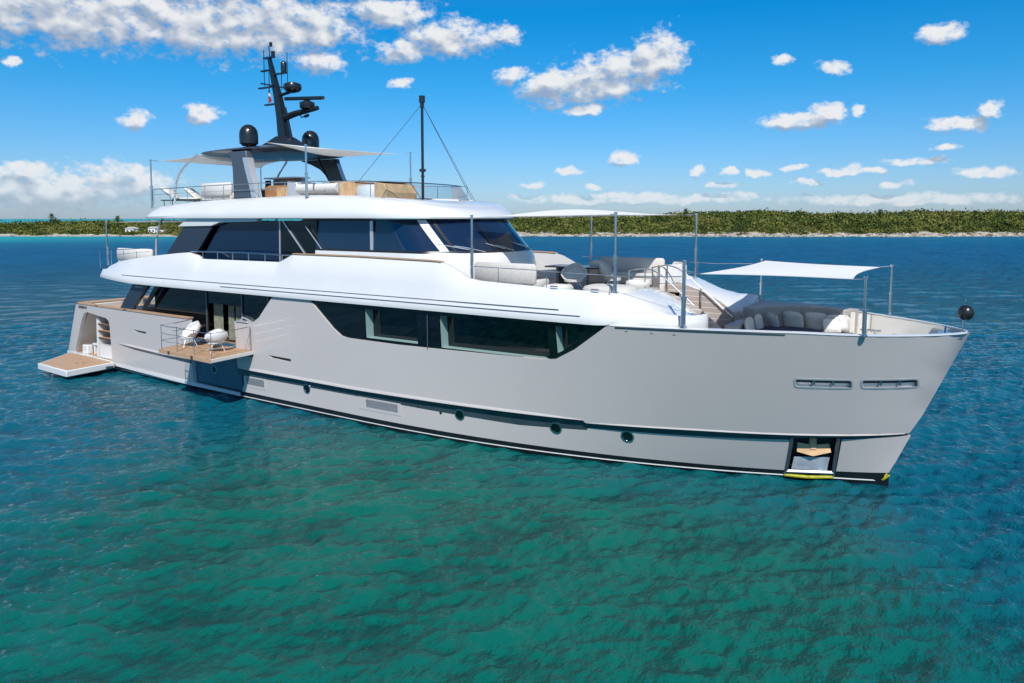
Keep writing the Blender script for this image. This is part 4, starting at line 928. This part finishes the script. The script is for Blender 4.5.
# hardtop on its arch legs
rings = []
for d, z in ((.9, 9.93), (.25, 9.98), (0, 10.06), (.04, 10.10), (.6, 10.22), (1.4, 10.36), (2.4, 10.42)):
    r_ = []
    for k in range(56):
        a = 2*PI*k/56; ca, sa = math.cos(a), math.sin(a); e = 2/3.4
        hx, hy = 3.0-d*1.1, 2.6-d
        x = 8.15+math.copysign(abs(ca)**e, ca)*hx; y = math.copysign(abs(sa)**e, sa)*max(hy, .05)
        r_.append((x, y, z+.10*((8.9-x)/2.7 if x < 8.9 else 0)*-.0+.10))
    rings.append(r_)
q = MB(); q.loft(rings, True, True); q.build('hardtop', 'dark_metal', Y, 50)
for s, prof in ((-1, ((7.9, 8.58, 10.2), (8.6, 8.57, 10.0), (9.3, 8.56, 9.75), (9.8, 8.5, 9.6), (10.08, 8.3, 9.55))), (1, ((7.9, 9.5, 10.5), (8.6, 9.25, 10.2), (9.2, 8.9, 9.85), (9.6, 8.4, 9.65), (9.85, 7.8, 9.55), (10.08, 7.0, 9.5)))):
    q = MB(); q.loft([[(x0, s*2.35, z), (x1, s*2.35, z), (x1-.05, s*2.62, z), (x0+.05, s*2.62, z)] for z, x0, x1 in prof], True, True); lg = q.build('arch_leg', 'grey_metal' if s < 0 else 'dark_metal', Y, 30, .02)
    q = MB(); q.loft([[(x1+.012, s*2.34, z), (x1-.03, s*2.625, z), (x1-.30, s*2.635, z)] for z, x0, x1 in prof[:-1]]); q.build('lit_face', 'silver', lg)  # bright strip painting in the sunlit front face of the leg
both('hardtop_strut', 'silver', Y, lambda q, s: q.tube(catmull([(4.55, s*2.75, 7.9), (4.62, s*2.72, 8.7), (4.95, s*2.65, 9.4), (5.9, s*2.45, 10.1)], 5), .05, 8))
q = MB(); q.tube([(9.9, .9, 10.0), (10.35, .9, 9.3), (10.6, .9, 8.95)], .04, 6); q.build('hardtop_brace', 'black', Y)
for s in (-1, 1):
    q = MB(); q.lathe((8.25 if s < 0 else 8.75, s*1.5, 10.42), [(.28, 0), (.32, .06), (.39, .10), (.40, .45), (.37, .65), (.29, .80), (.15, .90), (.02, .93)], 28); q.build('satellite_dome', 'black', Y, 40)
# radar mast
q = MB(); q.loft([[(7.9-.1, -.7, 10.45), (9.8, -.7, 10.45), (9.8, .7, 10.45), (7.8, .7, 10.45)], [(8.2, -.4, 10.75), (9.4, -.4, 10.7), (9.4, .4, 10.7), (8.2, .4, 10.75)], [(8.45, -.22, 10.95), (9.15, -.22, 10.9), (9.15, .22, 10.9), (8.45, .22, 10.95)]], True, True)
mast = MB()
mast.loft([[(x-w, -w*.7, z), (x+w, -w*.7, z), (x+w, w*.7, z), (x-w, w*.7, z)] for x, z, w in ((8.80, 10.75, .26), (8.62, 11.8, .21), (8.4, 12.7, .17), (8.1, 13.7, .12), (7.86, 14.5, .08))], True, True)
mast.tube([(9.25, .0, 10.8), (8.85, 0, 12.2)], .06, 6)
k = len(mast.v); mast.v += q.v; mast.f += [[i+k for i in f_] for f_ in q.f]; mast.m += q.m
mo = mast.build('radar_mast', 'black', Y, 30)
MB().tube([(8.7, 0, 11.75), (9.6, 0, 11.9), (10.95, 0, 12.02)], [.17, .14, .1], 8).build('radar_arm', 'black', mo)
q = MB(); q.lathe((10.3, 0, 12.05), [(.30, 0), (.33, .05), (.33, .25), (.2, .3), (.1, .36)], 16); q.build('radar_pedestal', 'black', mo)
q = MB(); q.box((10.1, 0, 12.50), (2.5, .16, .15), Matrix.Rotation(R(4), 3, 'Y'), .04); q.build('radar_scanner', 'black', mo)
q = MB(); q.lathe((9.38, 0, 12.92), [(.1, -.12), (.30, -.05), (.38, .03), (.40, .14), (.36, .26), (.22, .32), (.02, .33)], 24); q.tube([(8.4, 0, 12.75), (9.4, 0, 12.88)], .07, 6); q.build('radome', 'black', mo)
for x0, x1, z, yy in ((7.1, 8.25, 13.2, 0), (7.5, 8.5, 12.42, .0), (7.3, 8.1, 13.95, 0), (7.5, 8.2, 14.5, 0), (8.1, 9.0, 13.72, 0)):
    MB().box(((x0+x1)/2, yy, z), (x1-x0, .16, .06), 0, .01).build('spreader', 'black', mo)
MB().box((8.25, 0, 13.2), (.06, 1.6, .05)).build('spreader', 'black', mo)
q = MB(); q.lathe((8.82, 0, 13.76), [(.12, 0), (.13, .05), (.13, .38), (.09, .46), (.01, .5)], 14); q.build('antenna_dome', 'black', mo)
for x, z0, z1 in ((7.42, 13.3, 14.9), (7.75, 13.0, 13.9), (9.0, 12.9, 14.6), (8.6, 13.0, 13.7)):
    MB().tube([(x, .05, z0), (x, .05, z1)], .018, 5).build('whip_antenna', 'black', mo)
q = MB(); q.tube([(7.9, 0, 14.5), (7.85, 0, 15.0), (8.0, 0, 15.08)], .025, 6); q.tube([(7.98, 0, 14.98), (7.98, 0, 15.16)], .07, 8); q.tube([(8.12, 0, 14.52), (8.12, 0, 14.75)], .09, 8); q.build('masthead_light', 'black', mo)
q = MB(); q.tube([(9.8, 0, 11.85), (9.9, 0, 11.7), (10.2, 0, 11.72)], .03, 5); q.tube([(10.15, 0, 11.72), (10.35, 0, 11.76)], .07, 8); q.build('horn', 'black', mo)
fl = thing('courtesy_flag', 'tiny red and white flag flying from the radar mast spreader', 'flag', (7.62, .1, 12.5))
q = MB(); q.tube([(0, 0, -.05), (0, 0, .62)], .012, 5); q.build('staff', 'black', fl)
q = MB(); q.prism([(0.01, .05), (.16, .02), (.20, .18), (.12, .28), (.01, .36)], -.008, .008, 'y'); q.mi = 0; q.build('cloth', 'red', fl)
q = MB(); q.prism([(0.01, .34), (.13, .3), (.08, .56), (.01, .58)], -.014, .014, 'y'); q.build('white_band', 'house_white', fl)
# forward signal mast with stays
q = MB(); q.tube([(16.8, 0, 7.9), (16.8, 0, 12.0)], .055, 10); q.tube([(16.8, 0, 11.75), (16.8, 0, 12.0)], .12, 12); q.tube([(16.8, 0, 11.55), (16.8, 0, 11.75)], .08, 12); q.tube([(16.8, 0, 9.1), (16.8, 0, 9.2)], .13, 12); q.tube([(16.8, 0, 8.9), (16.8, 0, 8.95)], .08, 12); q.lathe((16.8, 0, 8.02), [(.36, 0), (.36, .035), (.08, .05)], 20)
sm = q.build('signal_mast', 'black', Y)
for p in ((14.1, -1.5, 8.1), (18.3, 1.2, 8.0), (17.9, 1.9, 8.0)): MB().tube([(16.8, 0, 11.7), p], .010, 4).build('stay', 'grey_metal', sm)

# ------------------------------------------------------------ foredeck
fdl = [(28.3, 0)]
q = MB(); pts = [(26.5, -3.2)]+[(X, -(b(X, 3.3)-.19)) for X in (28, 29, 30, 31, 32, 33, 33.8)]; q.prism(pts+[(x, -y) for x, y in reversed(pts)], 3.30, 3.42, 'z'); q.build('foredeck', 'teak_grey', Y)
q = MB(); pts = [(X, -(b(X, 3.7)-.19)) for X in (32.0, 32.6, 33.2, 33.8, 34.1)]; q.prism(pts+[(x, -y) for x, y in reversed(pts)], 3.70, 3.80, 'z'); q.build('mooring_deck', 'cream', Y)
q = MB(); pts = [(X, -(b(X, 4.3)-.12)) for X in (34.15, 34.4, 34.7, 34.9)]; q.prism(pts+[(x, -y) for x, y in reversed(pts)], 4.22, 4.28, 'z'); q.build('stem_plate', 'grey_metal', Y)
def caprail(q, s):
    q.loft([[(X, s*(b(X, sheer(X))+.012), sheer(X)-.01), (X, s*(b(X, sheer(X))+.012), sheer(X)+.008), (X, s*max(b(X, sheer(X))-.19, 0), sheer(X)+.018), (X, s*max(b(X, sheer(X))-.19, 0), sheer(X)-.01)] for X in list(np.linspace(26.75, 34.6, 36))+[34.8, 34.93, 35.0]], True, True)
both('bow_cap', 'white', Y, caprail, 40)
both('rub_strip', 'dark_metal', Y, lambda q, s: q.tube([(X, s*(b(X, sheer(X)-.05)+.008), sheer(X)-.05) for X in np.linspace(26.9, 31.2, 24)], .016, 5))
# bow lounge
port = [(X, b(X, 4.4)-.2) for X in (28.9, 29.6, 30.3, 31.0, 31.6, 32.1)]
inner = [(31.75, 1.95), (31.2, 2.25), (30.4, 2.30), (29.9, 2.05), (29.55, 1.6), (29.4, 1.0), (29.38, -.9), (28.95, -1.0)]
def lounge_coam(q, s=1): q.prism([(28.98, 1.0)]+port+inner[:-2]+[(29.38, .9)], 3.42, 4.52, 'z')
q = MB(); lounge_coam(q); q.build('lounge_coaming', 'grey_panel', Y, 30, .03)
q = MB(); q.prism([(28.98, -.9), (28.98, .99), (29.38, .99), (29.38, -.9)], 3.42, 4.18, 'z'); q.build('lounge_backrest', 'grey_panel', Y, 30, .03)
q = MB(); q.prism([(29.4, -1.9), (29.4, 1.6), (29.9, 2.05), (30.4, 2.3), (31.2, 2.25), (31.7, 1.95), (31.7, -1.7), (30.6, -2.3)], 3.42, 3.82, 'z'); lb = q.build('sunbed_base', 'cream', Y, 30, .02)
sb_ = thing('sunbed_mattress', 'round navy blue mattress in the middle of the bow lounge', 'mattress', (30.45, .3, 3.83))
q = MB(); q.lathe((0, 0, 0), [(1.02, 0), (1.08, .04), (1.08, .10), (1.02, .15), (.2, .17), (.01, .17)], 40); q.build('cover', 'navy_fabric', sb_, 40)
q = MB(); q.lathe((0, 0, .075), [(1.075, -.01), (1.095, 0), (1.075, .01)], 40); q.build('piping', 'fabric_grey', sb_)

def cushion_mesh(q, c, w, h, t, rot):
    n = 8; vs = []; c = Vector(c)
    for side in (1, -1):
        for j in range(n+1):
            for i in range(n+1):
                u = i/n*2-1; v = j/n*2-1; e = (1-u**4)*(1-v**4); px = u*w/2*(1-.06*(v*v)); pz = v*h/2*(1-.06*(u*u))
                vs.append(c+rot @ Vector((px, side*(t/2*(max(e, 0)**.45)*(.85+.15*math.cos(u*3))), pz)))
    N = n+1; fs = []
    for j in range(n):
        for i in range(n): fs.append([j*N+i, j*N+i+1, (j+1)*N+i+1, (j+1)*N+i]); fs.append([N*N+j*N+i, N*N+(j+1)*N+i, N*N+(j+1)*N+i+1, N*N+j*N+i+1])
    return q.add(vs, fs)
def cushion(name, label, cat, loc, rz, tilt, w, h, t, m_, group=None):
    o = thing(name, label, cat, loc, rz, group); q = MB(); cushion_mesh(q, (0, 0, h/2), w, h, t, Matrix.Rotation(tilt, 3, 'X')); q.build('cover', m_, o, 60)
    q = MB(); P = [Matrix.Rotation(tilt, 3, 'X') @ Vector((x, 0, z))+Vector((0, 0, h/2)) for x, z in ((-w*.49, -h*.42), (-w*.46, h*.46), (w*.46, h*.46), (w*.49, -h*.42))]; q.tube(P, .008, 4); q.build('piping', 'fabric_grey', o)
    return o
G = 'back cushions round the bow lounge'
bc = [(29.55, -.25, -90, 'beige back cushion at the aft end of the bow lounge, nearest the stairs'), (29.6, .55, -88, 'beige back cushion second from the stairs in the bow lounge'), (29.85, 1.25, -55, 'leaning back cushion in the aft port corner of the bow lounge'),
      (30.3, 1.93, -18, 'back cushion just forward of the corner, third from the right in the bow lounge'), (30.95, 2.08, 2, 'back cushion second from the right of the upright row in the bow lounge'), (31.6, 1.9, 22, 'rightmost upright back cushion of the bow lounge row')]
for x, y, a, lab in bc: cushion('back_cushion', lab, 'cushion', (x, y, 3.78), R(a)+PI, R(-12), .70, .60, .24, 'fabric', G)
cushion('throw_pillow', 'pale throw pillow leaning at the right end of the bow lounge', 'pillow', (31.55, 1.25, 3.9), R(200), R(25), .50, .42, .2, 'fabric_light', 'throw pillows on the bow lounge')
cushion('throw_pillow', 'white throw pillow behind and right of the other one on the bow lounge', 'pillow', (31.75, 1.6, 3.92), R(235), R(15), .48, .44, .2, 'fabric_light', 'throw pillows on the bow lounge')
dr = thing('draped_towel', 'crumpled beige towel hanging over the port end of the bow lounge', 'towel', (32.0, 2.18, 3.8))
q = MB(); n = 26
q.loft([[(-.45+.95*i/n, .06*math.sin(i*1.1)-.10*(1-z/.62), z+.03*math.sin(i*.7)) for i in range(n+1)] for z in (0, .2, .4, .62)]); q.build('cloth', 'fabric', dr, 60)
# anchor ball at the stem
ab = thing('anchor_ball', 'black ball day signal hanging at the tip of the bow', 'signal', (34.94, 0, 4.68))
q = MB(); q.lathe((0, 0, 0), [(.01, 0), (.10, .02), (.17, .09), (.20, .20), (.17, .31), (.10, .38), (.01, .40)], 24); q.build('ball', 'black', ab, 60)
q = MB(); q.tube([(34.88, 0, 4.36), (34.90, 0, 4.70)], .022, 6); q.tube([(34.88, .03, 4.36), (34.93, .12, 5.1), (34.94, .02, 5.22)], .012, 5); q.build('bow_staff', 'steel', Y)
q = MB(); q.box((34.5, -.0, 4.31), (.3, .5, .05), 0, .02); q.tube([(34.5, -.2, 4.3), (34.5, .2, 4.45)], .04, 6); q.build('bow_roller', 'steel', Y)
for s in (-1, 1):
    for X in (32.6, 33.5):
        q = MB(); y = s*(b(X, 4)-.5); q.tube([(X-.2, y, 3.80), (X-.2, y, 4.02)], .05, 8); q.tube([(X+.05, y, 3.8), (X+.05, y, 4.02)], .05, 8); q.tube([(X-.35, y, 3.98), (X+.2, y, 3.98)], .035, 8); q.build('mooring_bitt', 'steel', Y)

# ------------------------------------------------------------ furniture
def sofa(name, label, L, W, H, loc, rz, m_='fabric_light', base='fabric', seats=2, cat='sofa', group=None, frame='fabric'):
    o = thing(name, label, cat, loc, rz, group)
    MB().box((0, 0, .16), (L, W, .24), 0, .03).build('base', frame, o)
    for i in range(seats): MB().box((-L/2+L*(i+.5)/seats, .05, .36), (L/seats-.02, W-.12, .17), 0, .05).build('seat_cushion', m_, o, 50)
    MB().box((0, -W/2+.11, .28+H/2), (L, .2, H-.2), 0, .07).build('backrest', base, o, 50)
    for s in (-1, 1): MB().box((s*(L/2-.08), .03, .40), (.16, W-.08, .30), 0, .05).build('armrest', base, o, 50)
    return o
def shell_chair(name, label, loc, rz, m_, sc_=1., cat='armchair', group=None):
    o = thing(name, label, cat, loc, rz, group)
    q = MB(); rows = []
    for z, w, d, t in ((.30, .16, .14, 0), (.36, .33, .27, 0), (.46, .40, .33, .3), (.62, .43, .35, .55), (.78, .41, .33, .8), (.90, .26, .24, .97)):
        r_ = []
        for k in range(15):
            a = PI*(1.0+.0)*(k/14)*(1.30-.42*t)-PI*(.15-.21*t); r_.append((math.cos(a)*w*sc_, -math.sin(a)*d*sc_-(z-.3)*.22*sc_, (z+(.05*abs(math.cos(a)) if z < .5 else -.10*abs(math.cos(a))**2))*sc_))
        rows.append(r_)
    q.loft(rows); q.prism([(math.cos(2*PI*k/14)*.30*sc_, math.sin(2*PI*k/14)*.27*sc_) for k in range(14)], .33*sc_, .40*sc_, 'z')
    s_ = q.build('shell', m_, o, 50); md = s_.modifiers.new('s', 'SOLIDIFY'); md.thickness = .03
    for sx in (-1, 1):
        for sy in (-1, 1): MB().tube([(sx*.14*sc_, sy*.12*sc_, .34*sc_), (sx*.26*sc_, sy*.24*sc_, 0)], .012, 5).build('leg', m_ if m_ == 'white' else 'steel', o)
    return o
G = 'white armchairs on the balcony'
shell_chair('armchair', 'white winged armchair on the balcony seen from behind, the left one', (8.35, -4.75, 2.118), R(165), 'white', 1.12, 'armchair', G)
shell_chair('armchair', 'white winged armchair on the balcony in profile, the right one', (10.35, -4.85, 2.118), R(70), 'white', 1.05, 'armchair', G)
ft = thing('side_table', 'low round table between the two balcony armchairs', 'table', (9.5, -4.3, 2.118))
q = MB(); q.lathe((0, 0, .34), [(.26, 0), (.27, .012), (.26, .025)], 24); q.build('tabletop', 'wood', ft)
q = MB(); q.lathe((0, 0, 0), [(.16, 0), (.16, .015), (.02, .03), (.02, .34)], 16); q.build('pedestal', 'dark_metal', ft)
UD = 4.865
sofa('outdoor_sofa', 'long pale upholstered sofa with its back to the near rail of the upper foredeck', 2.3, .95, .86, (22.75, -2.75, UD), 0, 'fabric_light', 'fabric', 3)
o = thing('pouf', 'small pale pouf between the sofa and the dining chairs', 'pouf', (24.35, -2.55, UD)); MB().box((0, 0, .22), (.75, .75, .36), 0, .08).build('cushion', 'fabric_light', o, 50); MB().box((0, 0, .02), (.6, .6, .04)).build('base', 'dark_metal', o)
o = thing('dining_table', 'dark topped dining table on the upper foredeck', 'table', (23.3, .6, UD)); MB().box((0, 0, .74), (2.0, 1.1, .05), 0, .01).build('tabletop', 'dark_metal', o)
for x in (-.6, .6): MB().box((x, 0, .36), (.1, .7, .71), 0, .01).build('leg', 'grey_metal', o)
G = 'woven chairs round the dining table'
shell_chair('dining_chair', 'grey woven chair at the near end of the dining table, the one furthest left', (23.9, -.75, UD), R(-165), 'fabric', 1.05, 'chair', G)
shell_chair('dining_chair', 'grey woven chair at the right end of the dining table, turned to the bow', (24.75, .45, UD), R(-70), 'fabric', 1.05, 'chair', G)
shell_chair('dining_chair', 'grey woven chair on the far side of the dining table', (23.6, 1.75, UD), R(10), 'fabric', 1.05, 'chair', G)
o = thing('ottoman', 'large rounded pale ottoman beside the tall steel pole of the upper foredeck', 'ottoman', (26.05, -2.45, UD))
q = MB()
rr = []
for d, z in ((.1, .03), (0, .1), (0, .34), (.05, .42), (.2, .46), (.5, .47)):
    rr.append([(math.copysign(abs(math.cos(2*PI*k/32))**.7, math.cos(2*PI*k/32))*(.78-d), math.copysign(abs(math.sin(2*PI*k/32))**.7, math.sin(2*PI*k/32))*(.62-d), z) for k in range(32)])
q.loft(rr, True, True); q.build('cushion', 'fabric', o, 50); MB().box((0, 0, .015), (1.1, .8, .03)).build('base', 'dark_metal', o)
# curved sofa at the head of the stairs
def curved(name, label, loc, rz, rad, a0, a1, H, m_):
    o = thing(name, label, 'sofa', loc, rz); n = 14
    def arc(r0, r1, z0, z1, nm, mm, bul=.05):
        q = MB(); q.loft([[((r0)*math.cos(a), r0*math.sin(a), z0), (r1*math.cos(a), r1*math.sin(a), z0), (r1*math.cos(a), r1*math.sin(a), z1-bul), ((r1-bul)*math.cos(a), (r1-bul)*math.sin(a), z1), ((r0+bul)*math.cos(a), (r0+bul)*math.sin(a), z1), (r0*math.cos(a), r0*math.sin(a), z1-bul)] for a in [R(a0+(a1-a0)*i/n) for i in range(n+1)]], True, True); q.build(nm, mm, o, 45)
    arc(rad-.8, rad, .02, .26, 'base', 'fabric', .01); arc(rad-.82, rad-.18, .265, .44, 'seat_cushion', m_); arc(rad-.2, rad+.02, .27, H, 'backrest', m_, .08); return o
curved('curved_sofa', 'curved cream sofa at the head of the foredeck stairs, port side', (25.35, 1.9, UD), 0, 1.35, -48, 62, .88, 'fabric_light')
cushion('throw_pillow', 'white pillow on the curved sofa at the head of the foredeck stairs', 'pillow', (26.2, 1.35, UD+.44), R(110), R(20), .5, .42, .2, 'fabric_light')
cushion('bolster', 'pale rounded bolster right of the ottoman on the upper foredeck', 'bolster', (26.25, -.9, UD), R(30), R(20), .75, .55, .34, 'fabric_light')
sofa('outdoor_sofa', 'grey shaded sofa along the port bulwark beyond the dining table', 2.6, .9, .8, (24.2, 2.85, UD), PI, 'fabric', 'fabric', 3)
# aft upper deck
sofa('outdoor_sofa', 'pale covered sofa on the aft upper deck under the short stern awning', 3.0, 1.0, .80, (1.0, -2.3, UD), 0, 'fabric_light', 'fabric_light', 3)
sofa('outdoor_sofa', 'second pale sofa on the aft upper deck, farther from the camera', 2.4, .9, .95, (.6, 1.4, UD), PI, 'fabric_light', 'fabric_light', 2)
# flybridge
FD = 7.855
bar = thing('bar_cabinet', 'wooden bar cabinet with a pale counter on the flybridge', 'cabinet', (9.9, -.9, FD))
MB().box((0, 0, .42), (1.9, .75, .84), 0, .01).build('body', 'wood', bar); MB().box((0, .2, .98), (1.86, .3, .28), 0, .01).build('back_panel', 'grey_panel', bar); MB().box((-.02, .05, 1.16), (2.1, .8, .05), 0, .01).build('counter', 'white', bar); MB().box((.35, -.38, .5), (1.0, .02, .5)).build('door', 'bronze', bar)
o = thing('helm_console', 'white wedge shaped helm console in front of the wooden bar', 'console', (11.35, -1.1, FD))
q = MB(); q.prism([(-.5, 0), (.6, 0), (.05, .92), (-.5, .98)], -.55, .55, 'y'); q.build('body', 'silver', o, 30, .03); q = MB(); q.prism([(.1, .78), (.42, .28), (.45, .30), (.13, .80)], -.4, .4, 'y'); q.build('screen', 'glass', o)
for nm, lab, x, y in (('bar_stool', 'dark bar stool beside the near arch leg, closer to the stern', 8.15, -1.3), ('bar_stool', 'dark bar stool between the near arch leg and the wooden bar', 8.6, -1.0)):
    o = thing(nm, lab, 'stool', (x, y, FD), 0, 'bar stools on the flybridge'); MB().box((0, 0, .68), (.4, .4, .08), 0, .03).build('seat', 'silver', o); MB().box((-.02, .2, .92), (.38, .05, .36), 0, .02).build('backrest', 'black', o)
    for sx in (-1, 1):
        for sy in (-1, 1): MB().tube([(sx*.15, sy*.15, .66), (sx*.2, sy*.2, 0)], .02, 5).build('leg', 'black', o)
def fsofa(label, x, y, L, W, H, group=None, sides=True):
    o = thing('flybridge_sofa', label, 'sofa', (x, y, FD), 0, group)
    MB().box((0, 0, .18), (L, W, .3), 0, .02).build('base', 'fabric', o)
    q = MB(); q.tube([(-L/2+.05, -W/2+.18, .62), (L/2-.05, -W/2+.18, .62)], .19, 14); q.build('backrest', 'fabric_light', o, 50)
    for f in (-.2, .22): q = MB(); q.tube([(L*f, -W/2+.0, .45), (L*f+.05, -W/2+.0, .60), (L*f+.12, -W/2+.16, .83)], .014, 5); q.build('strap', 'fabric_grey', o)
    MB().box((0, .1, .42), (L-.1, W-.3, .18), 0, .05).build('seat_cushion', 'fabric_light', o, 50)
    MB().box((0, W/2-.04, .5), (L, .08, .85), 0, .01).build('wood_panel', 'bronze', o)
    return o
fsofa('long pale flybridge sofa with strapped roll backrest, nearest the helm console', 13.0, -1.3, 2.4, 1.5, .85, 'pale sofas on the flybridge')
o = thing('side_cabinet', 'low wooden cabinet between the strapped sofa and the white sunpad', 'cabinet', (14.75, -1.3, FD)); q = MB(); q.prism([(-.45, 0), (.35, 0), (.35, .78), (-.1, .82), (-.45, .6)], -.7, .9, 'y'); q.build('body', 'bronze', o, 30, .01); MB().box((.12, .1, .81), (.5, 1.5, .03)).build('top', 'wood', o)
o = thing('sunpad', 'white padded sunbed at the front of the flybridge', 'sunbed', (15.55, -1.1, FD)); MB().box((0, 0, .36), (.98, 1.7, .70), 0, .12).build('mattress', 'white', o, 50); MB().box((0, 0, .03), (.8, 1.5, .05)).build('base', 'wood', o)
o = thing('side_cabinet', 'wooden end cabinet forward of the white sunpad, nearest the signal mast', 'cabinet', (16.35, -1.15, FD)); q = MB(); q.prism([(-.25, 0), (.30, 0), (.38, .4), (.25, .72), (-.25, .78)], -.8, .9, 'y'); q.build('body', 'bronze', o, 30, .02); MB().box((-.0, .0, .79), (.4, 1.5, .03)).build('top', 'wood', o)
def lounger(label, x, y, rz, ang):
    o = thing('sun_lounger', label, 'sun lounger', (x, y, FD), rz, 'sun loungers on the aft flybridge'); q = MB(); q.box((0, 0, .26), (1.9, .66, .05), 0, .01); q.build('frame', 'dark_metal', o)
    MB().box((.3, 0, .33), (1.25, .62, .09), 0, .03).build('mattress', 'fabric_light', o, 50)
    m = Matrix.Rotation(R(ang), 3, 'Y'); q = MB(); q.box((-.62, 0, .58), (.85, .62, .09), m, .03); q.build('backrest', 'fabric_light', o, 50); q = MB(); q.box((-.60, 0, .52), (.85, .6, .03), m); q.build('back_frame', 'dark_metal', o)
    for sx in (-.8, .8):
        for sy in (-.28, .28): MB().tube([(sx, sy, .25), (sx, sy, 0)], .02, 5).build('leg', 'dark_metal', o)
lounger('reclined sun lounger at the aft end of the flybridge, nearest the awning pole', 4.35, -2.2, R(20), 38)
lounger('second reclined sun lounger behind the first on the aft flybridge', 4.3, -1.0, R(20), 38)
sofa('outdoor_sofa', 'pale slatted sofa behind the rail between the curved strut and the arch leg', 2.1, .8, .8, (7.0, -2.0, FD), 0, 'fabric_light', 'fabric_light', 3)
o = thing('flybridge_table', 'long teak table at the stern of the flybridge behind the loungers', 'table', (5.2, .9, FD)); MB().box((0, 0, .72), (2.6, 1.0, .05), 0, .01).build('tabletop', 'teak', o)
for x in (-1, 1): MB().box((x, 0, .35), (.08, .7, .7)).build('leg', 'dark_metal', o)

# faint lettering on the stern quarter and on the aft buttress (too small in the photo to read: plain strokes)
def strokes(x0, z0, n, w, h, yf, mt_, name, sides=(-1,)):
    r = random.Random(4)
    for sd_ in sides:
        q = MB()
        for i in range(n):
            x = x0+i*w*1.45
            q.box((x, sd_*yf(x, z0), z0), (w*.3, .012, h)); q.box((x+w*.45, sd_*yf(x, z0), z0+h*r.choice((-.4, 0, .4))), (w*.55, .012, h*.2))
            if r.random() < .6: q.box((x+w*.8, sd_*yf(x, z0), z0), (w*.25, .012, h*.9))
        q.build(name, mt_, Y)
strokes(-2.55, 2.90, 6, .10, .13, lambda x, z: b(x, z)+.012, 'dark_metal', 'lettering')
strokes(2.75, 4.18, 8, .06, .06, lambda x, z: 3.728, 'lettering', 'lettering')

for X in (5.6, 11.2, 18.4, 24.0):
    both('panel_seam', 'grey_metal', Y, lambda q, s: q.tube([(X, s*(fout(X)+.008), 4.47), (X, s*(fout(X)+.004), 4.56)], .006, 4))
for X in (4.6, 5.6, 6.6, 7.6, 8.9): both('downlight', 'silver', Y, lambda q, s: q.tube([(X, s*3.36, 7.285), (X, s*3.36, 7.255)], .035, 8))
for X in (27.2, 27.9, 28.5): both('scupper', 'steel', Y, lambda q, s: q.tube([(X-.05, s*(b(X, 4.2)+.0), 4.22), (X+.05, s*(b(X, 4.2)+.0), 4.22)], .012, 6))
strokes(16.55, 5.12, 9, .085, .10, lambda x, z: fout(x)-.175, 'silver', 'lettering')
for X in (24.9, 26.2): both('deck_cleat', 'steel', Y, lambda q, s: q.tube([(X-.12, s*(b(X, 4.36)-.2), btop(min(X, 26))+.06), (X+.12, s*(b(X, 4.36)-.2), btop(min(X, 26))+.06)], .02, 6))
